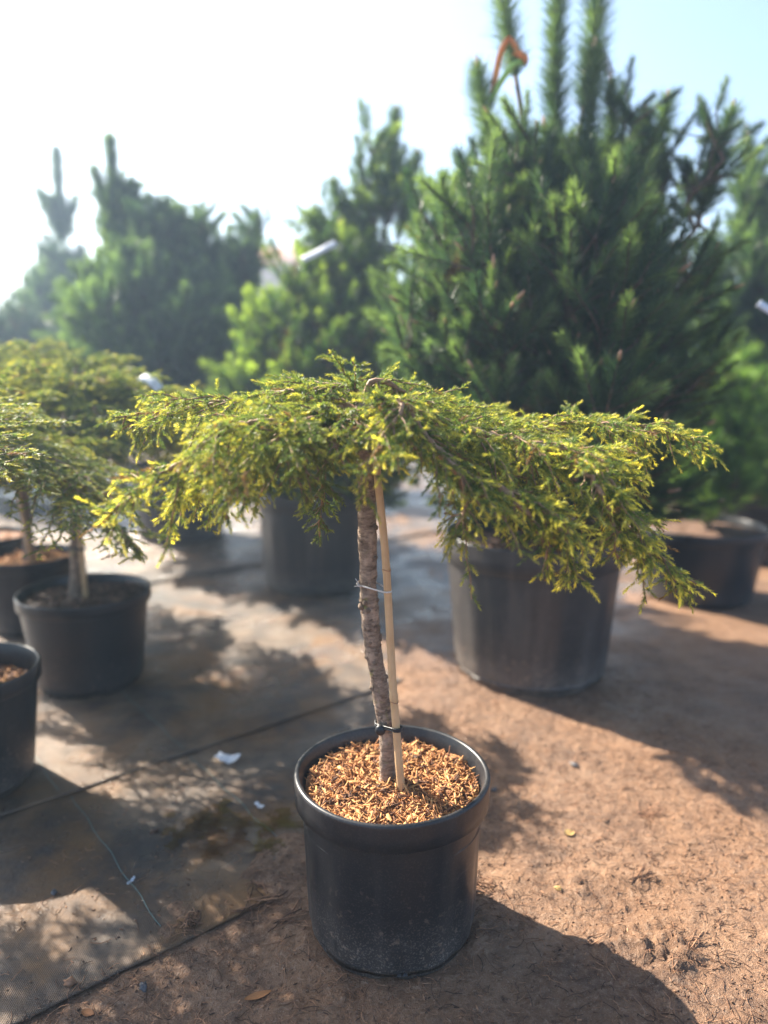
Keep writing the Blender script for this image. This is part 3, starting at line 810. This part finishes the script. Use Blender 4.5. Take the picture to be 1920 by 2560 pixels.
def branch_kinds(seed, lengths, shoots, sl, nl, npm, width, old, tip, up=0.6):
    """branch shapes for one sort of pine, grown along +X and turning up at the end"""
    rs = np.random.default_rng(seed); out = []
    for Lb in lengths:
        bp, BL = spline([(0, 0, 0), (Lb * 0.35, rs.normal(0, 0.02), Lb * 0.05), (Lb * 0.75, rs.normal(0, 0.03), Lb * 0.22), (Lb, rs.normal(0, 0.03), Lb * 0.42)], 16)
        bp[1:-1] += rs.normal(0, 0.004, (14, 3))
        wood = MB().tube(bp, np.linspace(0.008, 0.003, 16), 6); bt = unit(np.gradient(bp, axis=0))
        P0, D, L, T, tips = [], [], [], [], []
        for s in range(int(shoots * (0.35 + 1.5 * Lb))):
            g = 1.0 if s == 0 else rs.uniform(0.22, 1.0) ** 0.8
            j = min(15, int(g * 15))
            rnd = rs.normal(0, 1, 3); rnd[2] *= 0.5
            dd = unit(bt[j] * 0.55 + unit(rnd) * (0.8 if s else 0.15) + np.array([0, 0, up]))
            l = rs.uniform(*sl) * (1.2 if s == 0 else 1); st = bp[j]
            if s and rs.random() < 0.75:
                st = bp[j] + unit(dd + rs.normal(0, 0.45, 3)) * rs.uniform(0.03, 0.13)
                wood.tube(np.array([bp[j], (bp[j] + st) / 2 + rs.normal(0, 0.004, 3), st]), [0.003, 0.0028, 0.0025], 4, False)
            wood.tube(np.array([st, st + dd * l]), [0.0030, 0.0022], 4, False)
            P0.append(st); D.append(dd); L.append(l); T.append(np.clip(rs.normal(0.5, 0.42), 0.0, 1.3)); tips.append((st + dd * l, dd))
        v, c = needles(np.array(P0), np.array(D), np.array(L), npm, nl, 56, 24, width, 0.0, old, tip, rs, np.array(T), 0.15, 0.018)
        out.append((Lb, wood.mesh("pine_branch", M['pinebark'], True), np_mesh("pine_foliage", v, np.arange(len(v)).reshape(-1, 3), None, M['pine'], c), tips))
    return out

def pine(name, base, label, cat, seed, kinds, trunk_top, profile, z0, z1, nb, leaders=(), buds=0.2, centre=(0, 0), group="potted pines behind the junipers",
         r_trunk=0.022, pitch=(22, -38), ldens=4200, lnl=(0.066, 0.092), lw=0.0022, old=P_OLD, tip=P_TIP, whorl=2):
    """profile(z)->crown radius; leaders: upright top shoots (dx, dy, z_start, z_end, lean)"""
    rs = np.random.default_rng(seed)
    root = empty(name, base); tag(root, label, cat, group)
    cx, cy = centre
    tp, _ = spline([(0, 0, -0.01), (cx * 0.2, cy * 0.2, trunk_top * 0.35), (cx * 0.7, cy * 0.7, trunk_top * 0.7), (cx, cy, trunk_top)], 40)
    link("trunk", MB().tube(tp, np.linspace(r_trunk, 0.006, 40), 10, True, 0.05, seed).mesh("pine_trunk", M['pinebark'], True), root)
    for k in range(nb):
        f = (k + rs.random()) / nb; z = z0 + (z1 - z0) * f
        r = profile(z) * (rs.uniform(0.84, 1.05) if rs.random() < 0.78 else rs.uniform(0.35, 0.8))
        a = k * 2.39996 + rs.normal(0, 0.25)
        pt = R(pitch[0] + (pitch[1] - pitch[0]) * f + rs.normal(0, 8))          # rotation about Y: positive points down
        fit = sorted(kinds, key=lambda q_: abs(q_[0] + 0.05 - r))[:4]
        Lb, wm, fm, tips = fit[rs.integers(len(fit))]
        sc = float(np.clip(r / (Lb + 0.06), 0.6, 1.35))
        zr = float(np.clip(z - r * (0.42 + math.sin(-pt)), 0.0, trunk_top)); i = int(np.clip(zr / trunk_top * 39, 0, 39))
        br = place_branch(root, wm, fm, tuple(tp[i]), (rs.normal(0, 0.25), pt, a), (sc, sc * rs.choice([-1, 1]), sc))
        for (p, dd) in tips:
            if rs.random() < buds:
                o = link("bud", BUD, br, tuple(p - dd * 0.004)); set_dir(o, dd); q2 = rs.uniform(0.7, 1.3); o.scale = (q2, q2, q2 * rs.uniform(0.8, 1.3))
    for (dx, dy, za, zt, tx, *rest) in leaders:
        pa = np.array([dx, dy, za]); pb = np.array([dx + tx, dy + 0.01, zt])
        lp, LL = spline([pa, (pa + pb) / 2 + rs.normal(0, 0.006, 3), pb], 12)
        wood = MB().tube(lp, np.linspace(0.007, 0.004, 12), 6)
        i_ = int(np.clip((za - 0.30) / trunk_top, 0, 1) * 39)      # the limb that carries it, from the trunk up
        foot, _ = spline([tp[i_], tp[i_] * 0.45 + pa * 0.55 - np.array([0, 0, 0.05]), pa, lp[1]], 12)
        wood.tube(foot, np.linspace(0.010, 0.0068, 12), 6)
        hang_ = np.linalg.norm(pa[:2] - tp[i_][:2])
        if hang_ > 0.2:
            small = [q_ for q_ in kinds if 0.15 <= q_[0] <= 0.31] or list(kinds)
            for i2 in (5, 7, 9, 10):
                Lb, wm2, fm2, _t = small[rs.integers(len(small))]
                place_branch(root, wm2, fm2, tuple(foot[i2]), (rs.normal(0, 0.3), R(rs.uniform(-60, -25)), rs.uniform(0, 6.28)), (0.85, 0.85, 0.85))
        lt = unit(np.gradient(lp, axis=0)); m = len(lp) - 1
        v, c = needles(lp[1:-1], lt[1:-1], np.full(m - 1, LL / m * 1.1), 1.25 * ldens * (rest[0] if rest else 1.0), lnl, 60, 40, lw, 0.0, old, tip, rs, np.clip(rs.normal(0.5, 0.2, m - 1), 0, 1), 0.0, 0.0, lscale=np.linspace(1.1, 0.78, m - 1) * rs.uniform(0.8, 1.2, m - 1))
        for w_ in range(whorl):      # whorl of short upright shoots round the foot of the leader
            small = [q_ for q_ in kinds if q_[0] <= 0.21] or list(kinds)
            Lb, wm2, fm2, _t = small[rs.integers(len(small))]; i_ = rs.integers(0, 5); sc = rs.uniform(0.75, 1.1) * min(1.0, (zt - za) / 0.35)
            place_branch(root, wm2, fm2, tuple(lp[i_]), (rs.normal(0, 0.3), R(rs.uniform(-72, -42)), w_ * 6.283 / max(1, whorl) + rs.normal(0, 0.4)), (sc, sc, sc))
        br = link("leader_shoot", wood.mesh("pine_leader", M['pinebark'], True), root)
        fo = link("foliage", np_mesh("pine_foliage", v, np.arange(len(v)).reshape(-1, 3), None, M['pine'], c), br); fo["kind"] = "stuff"
        dd = lt[-1]; o = link("bud", BUD, br, tuple(lp[-1] - dd * 0.004)); set_dir(o, dd); o.scale = (1.5, 1.5, 1.7)
    return root

def dome(rmax, zlo, zflat, ztop, rlo=0.75):
    def f(z):
        if z < zlo: return rmax * rlo
        if z < zflat: return rmax * (rlo + (1 - rlo) * min(1, (z - zlo) / 0.25))
        return rmax * math.sqrt(max(0.03, 1 - ((z - zflat) / (ztop - zflat)) ** 2))
    return f

LENS = (0.12, 0.16, 0.20, 0.25, 0.30, 0.35, 0.38, 0.41, 0.44)
K_BIG = branch_kinds(60, LENS, 33, (0.06, 0.13), (0.033, 0.054), 2700, 0.0016, P_OLD, P_TIP)
K_LIME = branch_kinds(61, LENS, 26, (0.06, 0.12), (0.038, 0.062), 1700, 0.0026, (0.065, 0.125, 0.040), (0.36, 0.45, 0.09))
K_FAR = branch_kinds(62, LENS, 30, (0.07, 0.14), (0.038, 0.060), 1500, 0.0032, (0.048, 0.092, 0.055), (0.185, 0.265, 0.115))
K_BLUE = branch_kinds(63, LENS, 34, (0.05, 0.09), (0.016, 0.026), 2000, 0.0030, (0.040, 0.070, 0.060), (0.10, 0.15, 0.125), 0.3)
K_FEATHER = branch_kinds(64, (0.08, 0.11, 0.14, 0.17, 0.20), 26, (0.04, 0.08), (0.055, 0.085), 1600, 0.0022, (0.10, 0.19, 0.05), (0.42, 0.58, 0.16), 1.0)

# heights below are above each tree's root
pine("pine_tree", (0.49, 2.366, 0.43), "big dense pine rising out of frame, tied with orange tape", "pine tree", 31, K_BIG, 1.22, dome(0.57, 0.30, 0.95, 1.36, 0.74), 0.20, 1.26, 170,
     leaders=[(0.02, -0.02, 1.16, 1.80, -0.01, 1.2), (-0.10, -0.02, 1.38, 1.72, -0.06), (0.10, 0.02, 1.30, 1.74, 0.03), (-0.17, -0.05, 1.15, 1.43, -0.05), (0.08, -0.06, 1.10, 1.47, 0.03, 1.2), (0.16, 0.0, 1.15, 1.40, 0.02),
              (0.27, 0.02, 1.06, 1.33, 0.02), (0.33, 0.04, 1.02, 1.37, 0.03), (0.46, 0.0, 1.00, 1.33, 0.08), (0.20, 0.1, 1.05, 1.25, 0.03), (0.00, -0.1, 1.05, 1.25, -0.03), (-0.10, -0.1, 1.0, 1.22, -0.04)], buds=0.16, whorl=0, pitch=(14, -38))
pine("pine_tree", (-0.33, 3.42, 0.42), "lime-green pine with a white strip label, behind the main trunk", "pine tree", 32, K_LIME, 1.15, dome(0.47, 0.05, 0.72, 1.24, 0.88), 0.08, 1.20, 140,
     leaders=[(0.33, -0.05, 1.15, 1.66, 0.05, 1.2), (0.28, 0, 1.12, 1.48, -0.06), (0.38, 0, 1.12, 1.50, 0.09), (0.17, 0, 1.08, 1.38, -0.06), (0.05, 0, 1.00, 1.28, -0.02)],
     centre=(0.20, 0), buds=0.08, lw=0.0024, lnl=(0.06, 0.09))
pine("pine_tree", (-1.24, 4.43, 0.42), "broad round-headed blurred pine, left of centre", "pine tree", 33, K_FAR, 1.35, dome(0.68, 0.25, 0.92, 1.55, 0.9), 0.26, 1.50, 170,
     leaders=[(-0.27, 0, 1.15, 1.86, -0.02, 1.3), (-0.26, 0, 1.25, 1.70, -0.13), (-0.27, 0, 1.25, 1.62, 0.10), (0.46, 0, 1.05, 1.42, 0.05)],
     centre=(0.07, 0), buds=0.0, lw=0.0036, lnl=(0.07, 0.11), whorl=2)
pine("pine_tree", (-3.10, 7.50, 0.05), "slim far pine with a forked top at left", "pine tree", 34, K_FAR, 2.3, dome(0.66, 0.9, 1.55, 2.2, 0.8), 0.9, 2.15, 120,
     leaders=[(0, 0, 2.1, 3.02, 0.0, 1.3), (0, 0, 2.2, 2.66, -0.20, 0.6), (0, 0, 2.2, 2.60, 0.16, 0.6)], buds=0.0, lw=0.0046, lnl=(0.09, 0.14), whorl=2)
pine("pine_tree", (2.05, 3.95, 0.33), "dark pine reaching in from the right edge", "pine tree", 36, K_FAR, 1.5, dome(0.62, 0.1, 1.25, 1.80, 0.85), 0.1, 1.70, 100,
     leaders=[(-0.2, 0, 1.45, 1.85, -0.05), (0.1, 0, 1.5, 1.95, 0.02)], buds=0.0, lw=0.003, pitch=(15, -30))
pine("pine_tree", (-0.62, 6.2, 0.05), "far back-row pine glimpsed between two nearer ones", "pine tree", 38, K_LIME, 1.3, dome(0.58, 0.3, 0.9, 1.45, 0.85), 0.2, 1.40, 70, buds=0.0)
pine("pine_tree", (-4.4, 7.0, 0.05), "far pine cut off by the left edge", "pine tree", 39, K_FAR, 1.9, dome(0.80, 0.3, 1.6, 2.15, 0.85), 0.3, 2.10, 90, buds=0.0)
pine("globe_spruce", (-3.00, 6.00, 0.12), "low round blue-grey conifer at the left edge", "conifer", 40, K_BLUE, 1.0, dome(0.68, 0.1, 1.00, 1.62, 0.9), 0.08, 1.55, 140, buds=0.0, group=None)
pine("feathery_pine", (1.43, 3.20, 0.29), "small fresh-green feathery pine in the wide low pot", "pine tree", 41, K_FEATHER, 0.50, dome(0.34, 0.25, 0.48, 0.80, 0.7), 0.30, 0.74, 75, buds=0.0, group=None, r_trunk=0.012, pitch=(-25, -55))

# ------------------------------------------------------------------ canes, ties, tags
def cane(pts, r, label, name="bamboo_cane", loc=None):
    p, L = spline(pts, 80); s = np.linspace(0, L, 80)
    rad = np.full(80, r) * np.linspace(1.05, 0.92, 80)
    for nd in (0.205, 0.43): rad = rad + 0.0013 * np.exp(-((s - nd) / 0.0035) ** 2)
    base = p[0].copy()
    root = empty(name, tuple(base)); tag(root, label, "cane", "bamboo canes")
    link("shaft", MB().tube(p - base, rad, 16, True, 0.012, 4).mesh("cane_shaft", M['bamboo'], True), root)
    for nd in (0.205, 0.43):
        i = int(nd / L * 79)
        ring = p[i] - base
        a = np.linspace(0, 2 * np.pi, 21); k = rad[i] + 0.0004
        link("node_ring", MB().tube(np.stack([ring[0] + k * np.cos(a), ring[1] + k * np.sin(a), ring[2] + 0.0012 * np.sin(a * 2)], 1), 0.0008, 5, False).mesh("node_ring", M['litter'], True), root)
    return root
cane([(0.0315,1.160,0.262),(0.0305,1.160,0.285),(0.015,1.163,0.484),(0.003,1.164,0.698),(-0.008,1.166,0.815),(-0.014,1.17,0.881)], 0.0066, "pale bamboo cane tied to the main juniper's trunk")
cane([(-0.948, 2.262, 0.27), (-0.952, 2.262, 0.50), (-0.955, 2.262, 0.82)], 0.008, "bamboo cane beside the greenish stem in the wide pot at left")
cane([(-1.362, 2.775, 0.27), (-1.392, 2.772, 0.6), (-1.405, 2.772, 0.95)], 0.008, "bamboo cane at the domed juniper's stem by the left edge")

def loop_tie(name, label, cat, c, r1, c2, r2, th, mat, tilt=0.0, turns=1, band=1.0):
    """a band round two round things: stadium shaped"""
    c = np.array(c, float); c2 = np.array(c2, float)
    d = c2 - c; ang = math.atan2(d[1], d[0])
    pts = []
    for k in range(17):
        a = ang + math.pi / 2 + math.pi * k / 16; pts.append(c + np.array([math.cos(a) * r1, math.sin(a) * r1, 0]))
    for k in range(17):
        a = ang - math.pi / 2 + math.pi * k / 16; pts.append(c2 + np.array([math.cos(a) * r2, math.sin(a) * r2, tilt]))
    pts.append(pts[0])
    p, _ = spline(pts, 90)
    base = p.mean(0)
    root = empty(name, tuple(base)); tag(root, label, cat)
    mb = MB()
    for t in range(turns):
        mb.tube(p - base + np.array([0, 0, t * th * 1.9 * band]) + np.random.default_rng(t).normal(0, th * 0.06, p.shape), th, 8, False)
    link("band", mb.mesh(name + "_band", mat, True), root)
    return root, base
tie, tb = loop_tie("rubber_tie", "black rubber tie holding main trunk and cane just above the pot", "tie", (0.002, 1.19, 0.402), 0.0172, (0.0215, 1.1615, 0.404), 0.0088, 0.0019, M['tie'], 0.002, 2, 1.0)
btn = MB(); v, q_ = lathe([(0.0, 0.0), (0.0085, 0.0), (0.0095, 0.002), (0.009, 0.005), (0.006, 0.0075), (0.001, 0.008)], 18)
btn.add(v @ np.array(Matrix.Rotation(R(78), 3, 'X')).T + np.array([-0.006, 1.1725, 0.400]) - tb, q_)
link("button", btn.mesh("tie_button", M['tie'], True), tie)
tw, wb = loop_tie("twine_loop", "white twine loop round main trunk and cane at mid height", "twine", (-0.026, 1.192, 0.652), 0.0165, (0.0045, 1.164, 0.650), 0.0078, 0.0009, M['twine'], -0.002, 2, 0.6)
kp = np.array([-0.041, 1.178, 0.654]) - wb
link("knot", MB().tube(np.array([kp + (0.003, 0, -0.002), kp + (-0.002, -0.003, 0.0005), kp + (-0.004, 0.001, 0.003), kp + (0, 0.002, 0)]), 0.0018, 6).mesh("twine_knot", M['twine'], True), tw)
for e in ((-0.006, -0.002, 0.012), (-0.008, -0.003, -0.001)):
    link("loose_end", MB().tube(np.array([kp, kp + np.array(e) * 0.5 + (0.001, 0, 0), kp + np.array(e)]), 0.0007, 5).mesh("twine_end", M['twine'], True), tw)
loop_tie("rubber_tie", "black tie on the greenish juniper stem at left", "tie", (-0.980, 2.288, 0.455), 0.0205, (-0.951, 2.262, 0.455), 0.0105, 0.004, M['tie'], 0, 1)
loop_tie("rubber_tie", "black tie on the domed juniper's stem at the left edge", "tie", (-1.386, 2.80, 0.60), 0.0205, (-1.392, 2.772, 0.60), 0.0105, 0.004, M['tie'], 0, 1)

def strip_tag(name, label, cat, pts, w, th, mat, wdir=(0, 0, 1), group=None):
    """a bent flat ribbon with real thickness"""
    p, _ = spline(pts, 24); base = p[0].copy(); p = p - base
    t = unit(np.gradient(p, axis=0)); wd = np.array(wdir, float)
    wv = unit(wd - (t @ wd)[:, None] * t); nv = np.cross(t, wv)
    c = np.stack([p - wv * w / 2 - nv * th / 2, p + wv * w / 2 - nv * th / 2, p + wv * w / 2 + nv * th / 2, p - wv * w / 2 + nv * th / 2], 1)
    i = np.arange(23)[:, None] * 4; j = np.arange(4)[None]; j2 = (j + 1) % 4
    q_ = np.stack([i + j, i + j2, i + 4 + j2, i + 4 + j], -1).reshape(-1, 4)
    q_ = np.vstack([q_, [[3, 2, 1, 0], [92, 93, 94, 95]]])
    return tag(link(name, np_mesh(name, c.reshape(-1, 3), None, q_, mat), None, tuple(base)), label, cat, group)
GT = "plant tags and tapes"
def tag_tie(o, end):
    """thin loop that holds a label to its twig"""
    a = np.linspace(0, 2 * np.pi, 17)
    e = np.array(end) - np.array(o.location)
    link("tie_loop", MB().tube(np.stack([e[0] + 0.016 * np.cos(a), e[1] + 0.010 * np.sin(a), e[2] - 0.014 + 0.016 * np.sin(a)], 1), 0.0012, 5, False).mesh("tag_tie", M['twine'], True), o)
tag_tie(strip_tag("plant_label", "white strip label sticking out of the lime-green pine", "label", [(-0.315, 2.98, 1.425), (-0.27, 2.98, 1.446), (-0.225, 2.98, 1.468), (-0.185, 2.99, 1.488)], 0.026, 0.0008, M['tag'], (0.2, 0.3, 1), GT), (-0.18, 2.99, 1.49))
strip_tag("plant_label", "white label on top of the domed juniper at left", "label", [(-0.722, 2.24, 0.988), (-0.700, 2.23, 0.982), (-0.680, 2.22, 0.970), (-0.665, 2.22, 0.950)], 0.036, 0.0008, M['tag'], (0.3, 0.9, 0.7), GT)
strip_tag("plant_label", "white label poking out at the right edge among pine needles", "label", [(1.10, 2.25, 1.20), (1.135, 2.24, 1.175), (1.17, 2.25, 1.155), (1.22, 2.3, 1.15)], 0.025, 0.0008, M['tag'], (0, 0.4, 1), GT)
strip_tag("plant_label", "pale folded label high among the big pine's top shoots", "label", [(0.612, 2.40, 1.960), (0.632, 2.40, 1.938), (0.655, 2.405, 1.905), (0.675, 2.41, 1.872)], 0.034, 0.0008, M['tag'], (1, 0.2, 0.5), GT)
strip_tag("orange_tape", "orange tape tied round a top shoot of the big pine", "tape", [(0.385, 2.335, 1.905), (0.36, 2.325, 1.935), (0.335, 2.325, 1.90), (0.322, 2.33, 1.84), (0.312, 2.33, 1.78)], 0.020, 0.0006, M['orange'], (1, 0.5, 0.1), GT)
strip_tag("orange_tape", "orange wrap round the tilted top shoot", "tape", [(0.372, 2.330, 1.905), (0.392, 2.325, 1.895), (0.412, 2.335, 1.885), (0.415, 2.36, 1.885), (0.395, 2.37, 1.895), (0.373, 2.36, 1.905)], 0.020, 0.0006, M['orange'], (0.2, 0, 1), GT)
strip_tag("green_tape", "lime-green tape slanting down below the orange tape", "tape", [(0.402, 2.335, 1.88), (0.37, 2.325, 1.865), (0.335, 2.325, 1.82), (0.305, 2.33, 1.765)], 0.018, 0.0006, M['green'], (1, 0.5, -0.3), GT)
strip_tag("plant_label", "narrow white strip hanging by the greenish stem at left", "label", [(-0.868, 2.20, 0.67), (-0.867, 2.198, 0.63), (-0.866, 2.20, 0.58), (-0.868, 2.203, 0.545)], 0.014, 0.0008, M['tag'], (1, -0.6, 0), GT)

# ------------------------------------------------------------------ litter on the ground
rs = np.random.default_rng(77)
def near_spot():
    while True:
        x, y = rs.uniform(-0.75, 0.95), 0.88 + 1.5 * rs.random() ** 1.6
        if math.hypot(x - 0.014, y - 1.192) < 0.135: continue
        v = x * MAT_V[0] + y * MAT_V[1]
        i, j = _cell(x, y); c = _SC[i, j]
        if v > EDGE0 + 0.02 and c < 0.4 and rs.random() < 0.80: continue
        return x, y
def litter_needles(n, Lr, r):
    b = MB()
    for _ in range(n):
        x, y = near_spot(); a = rs.uniform(0, 2 * np.pi); L = rs.uniform(*Lr); cv = rs.normal(0, 0.18) * L
        d = np.array([math.cos(a), math.sin(a)]); s = np.array([-d[1], d[0]])
        pts = []
        for t in np.linspace(-0.5, 0.5, 5):
            q2 = np.array([x, y]) + d * L * t + s * cv * (t * t * 4 - 0.5)
            pts.append([q2[0], q2[1], cloth_z(q2[0], q2[1]) + r + 0.0012 + abs(rs.normal(0, 0.0012))])
        b.tube(np.array(pts), r * rs.uniform(0.7, 1.3), 3, False)
    return b
tag(link("needle_litter", litter_needles(2800, (0.008, 0.042), 0.00060).mesh("needle_litter", M['litter'])), "brown fallen needles and bark crumbs strewn over the soil", "litter", kind="stuff")
fl = scatter_flakes(3400, near_spot, cloth_z, (0.002, 0.010), (0.0008, 0.0032), (0.0005, 0.0014), rs, 0.3, 0.25)
tag(link("bark_litter", fl.mesh("bark_litter", M['litter'])), "small bark crumbs and splinters trodden into the soil", "litter", kind="stuff")
def grit(n):
    b = MB()
    base_v = np.array([[1, 0, 0], [-1, 0, 0], [0, 1, 0], [0, -1, 0], [0, 0, 0.8], [0, 0, -0.8]], float)
    tr = np.array([[0, 2, 4], [2, 1, 4], [1, 3, 4], [3, 0, 4], [2, 0, 5], [1, 2, 5], [3, 1, 5], [0, 3, 5]])
    for _ in range(n):
        x, y = near_spot(); s = rs.uniform(0.0009, 0.0034)
        b.add(base_v * s * rs.uniform(0.6, 1.3, (6, 1)) + [x, y, cloth_z(x, y) + s * 0.3], None, tr)
    return b
g = grit(3200); tag(link("soil_crumbs", g.mesh("soil_crumbs", M['soil'])), "loose crumbs of soil over the trodden ground", "soil crumbs", kind="stuff")

def twig_clump(name, label, c, n, spread, L, seed, branchy=False):
    r2 = np.random.default_rng(seed); b = MB(); z = cloth_z(*c)
    for _ in range(n):
        a = r2.uniform(0, 2 * np.pi) if not branchy else r2.normal(0.6, 0.5); l = L * r2.uniform(0.5, 1.1)
        o = r2.normal(0, spread, 2); d = np.array([math.cos(a), math.sin(a)])
        pts = [[o[0] + d[0] * l * t + r2.normal(0, 0.002), o[1] + d[1] * l * t + r2.normal(0, 0.002), 0.003 + abs(r2.normal(0, 0.003)) + 0.004 * math.sin(t * 3)] for t in np.linspace(-0.5, 0.5, 5)]
        b.tube(np.array(pts), 0.0010 * r2.uniform(0.7, 1.4), 4, False)
    tag(link(name, b.mesh(name, M['litter']), None, (c[0], c[1], z)), label, "twigs")
twig_clump("needle_clump", "clump of rusty needles on the soil close right of the main pot", (0.185, 1.275), 26, 0.018, 0.050, 1)
twig_clump("needle_clump", "clump of orange shreds on the cloth corner", (-0.355, 1.205), 26, 0.014, 0.032, 2)
twig_clump("needle_clump", "tangle of grey-brown twigs left of the main pot on dark cloth", (-0.235, 1.265), 22, 0.028, 0.060, 3)
twig_clump("dry_twig", "forked dry twig lying left of the main pot", (-0.185, 1.185), 7, 0.010, 0.075, 4, True)
twig_clump("needle_clump", "bundle of brown pine needles on lit soil near the right edge", (0.60, 1.52), 10, 0.010, 0.075, 5, True)
twig_clump("needle_clump", "fanned brown needles on lit soil, lower right", (0.51, 1.30), 8, 0.008, 0.065, 6, True)
twig_clump("needle_clump", "few tan needles by the crumbled soil at lower right", (0.545, 1.135), 6, 0.006, 0.05, 7, True)

def lump(name, label, cat, c, s, mat, seed, group=None):
    r2 = np.random.default_rng(seed); a = np.linspace(-np.pi / 2, np.pi / 2, 7)
    v, q_ = lathe([(max(0.02, math.cos(b)), math.sin(b)) for b in a], 10)
    v = v * (1 + 0.28 * r2.normal(size=(len(v), 1))) * np.array(s)
    tag(link(name, np_mesh(name, v, None, q_, mat, None, True), None, (c[0], c[1], cloth_z(*c) + s[2] * 0.55), (r2.normal(0, 0.2), r2.normal(0, 0.2), r2.uniform(0, 6))), label, cat, group)
GP = "small stones and clods lying about"
lump("pebble", "dark pebble on lit soil right of the main pot", "pebble", (0.484, 1.726), (0.011, 0.007, 0.005), M['stone'], 1, GP)
lump("pebble", "small dark pebble at the main pot's right rim level", "pebble", (0.262, 1.610), (0.007, 0.005, 0.004), M['stone'], 2, GP)
lump("pebble", "black pebble on the orange silt at lower left", "pebble", (-0.640, 1.272), (0.007, 0.005, 0.004), M['stone'], 3, GP)
lump("pebble", "brown clod on the shaded cloth, centre left", "clod", (-0.505, 1.470), (0.009, 0.006, 0.004), M['litter'], 4, GP)
lump("pebble", "dark clod in the strewn soil below the cloth edge", "clod", (-0.395, 1.050), (0.009, 0.007, 0.005), M['stone'], 5, GP)
lump("pebble", "yellow pebble on lit soil right of the main pot", "pebble", (0.335, 1.262), (0.008, 0.005, 0.004), M['leafy'], 6, GP)
lump("pebble", "small clod with twigs near the bottom left corner", "clod", (-0.520, 1.055), (0.009, 0.007, 0.006), M['litter'], 8, GP)

def leaf(name, label, c, L, W, rz, mat, curl=0.25, seed=0):
    n = 7; v = []; t = np.linspace(0, 1, n)
    for k in t:
        w = W / 2 * math.sin(math.pi * min(0.98, 0.06 + k * 0.92)) ** 0.8
        for s in (-1, 0, 1): v.append([(k - 0.5) * L, s * w, 0.002 + curl * W * (abs(s) * 0.6) + curl * L * 0.4 * (k - 0.5) ** 2])
    v = np.array(v); q_ = []
    for i in range(n - 1):
        for j in range(2): q_.append([i * 3 + j, i * 3 + j + 1, i * 3 + j + 4, i * 3 + j + 3])
    q_ = np.array(q_); m = len(v)
    v2 = np.vstack([v, v - [0, 0, 0.0006]])
    me = np_mesh(name, v2, None, np.vstack([q_, q_[:, ::-1] + m]), mat, None, True)
    return link(name, me, None, (c[0], c[1], cloth_z(*c) + 0.001), (0.1, 0.1, rz)), label
for nm, lb, c, L, W, rz, mt in (
    ("fallen_leaf", "small yellow leaf on lit soil beside brown needles", (0.400, 1.443), 0.026, 0.020, 0.5, M['leafy']),
    ("bark_piece", "orange bark piece on the strewn soil at the bottom", (-0.205, 1.035), 0.045, 0.013, 0.5, M['chip']),
    ("bark_piece", "reddish bark chip below the cloth edge, bottom left", (-0.470, 1.005), 0.022, 0.013, -0.2, M['chip'])):
    o, lb = leaf(nm, lb, c, L, W, rz, mt); tag(o, lb, "leaf" if nm == "fallen_leaf" else "bark")

def paper(name, label, c, w, h, seed, rz):
    r2 = np.random.default_rng(seed); n = 7
    xs = np.linspace(-w / 2, w / 2, n); ys = np.linspace(-h / 2, h / 2, n)
    X, Y = np.meshgrid(xs, ys); Z = 0.004 + 0.35 * np.abs(X + 0.4 * Y) + 0.006 * r2.random(X.shape)
    v = np.stack([X, Y, Z], -1).reshape(-1, 3); i = np.arange(n * n).reshape(n, n)
    q_ = np.stack([i[:-1, :-1], i[:-1, 1:], i[1:, 1:], i[1:, :-1]], -1).reshape(-1, 4)
    v2 = np.vstack([v, v - [0, 0, 0.0008]])
    tag(link(name, np_mesh(name, v2, None, np.vstack([q_, q_[:, ::-1] + n * n]), M['tag']), None, (c[0], c[1], cloth_z(*c)), (0, 0, rz)), label, "paper scrap")
paper("paper_scrap", "crumpled white scrap on the shaded cloth", (-0.405, 1.765), 0.062, 0.036, 1, -0.3)
paper("paper_scrap", "tiny white sliver beside the puddle", (-0.288, 1.555), 0.028, 0.010, 2, -0.7)
paper("paper_scrap", "thin white shred at the end of the marker thread", (-0.500, 1.300), 0.022, 0.004, 3, 1.2)

# ------------------------------------------------------------------ far house glimpsed between the pines
hs = empty("house", (-3.55, 27, 0)); tag(hs, "far house with orange roof glimpsed between two blurred pines", "house")
link("wall", MB().box((0, 0, 1.7), (4.2, 6, 3.4)).mesh("house_wall", M['brick']), hs)
rv = np.array([[-2.5, -3.4, 3.41], [2.5, -3.4, 3.41], [2.5, 3.4, 3.41], [-2.5, 3.4, 3.41], [-2.5, 0, 5.3], [2.5, 0, 5.3]])
link("roof", np_mesh("house_roof", rv, [[0, 4, 3], [1, 2, 5]], [[0, 1, 5, 4], [2, 3, 4, 5], [0, 3, 2, 1]], M['roof']), hs)
for wx in (-1.1, 1.1):
    w = link("window", MB().box((wx, -3.03, 1.7), (1.1, 0.08, 1.3)).mesh("house_window", M['tag']), hs)
    link("pane", MB().box((wx, -3.08, 1.7), (0.95, 0.03, 1.15)).mesh("house_pane", M['pane']), w)

# ------------------------------------------------------------------ haze volume added to veil the darks in blue, like lens flare
hz = NT("haze_veil")
hz.nodes.remove(hz.bsdf)
pv = hz.n('ShaderNodeVolumePrincipled', inp={'Color': (0.56, 0.76, 1.0, 1), 'Density': 0.012, 'Anisotropy': 0.45})
hz.l(pv.outputs[0], hz.out.inputs['Volume'])
tag(link("haze", MB().box((0, 0, 2.25), (304, 304, 6.7)).mesh("haze", hz.m)), kind="stuff")
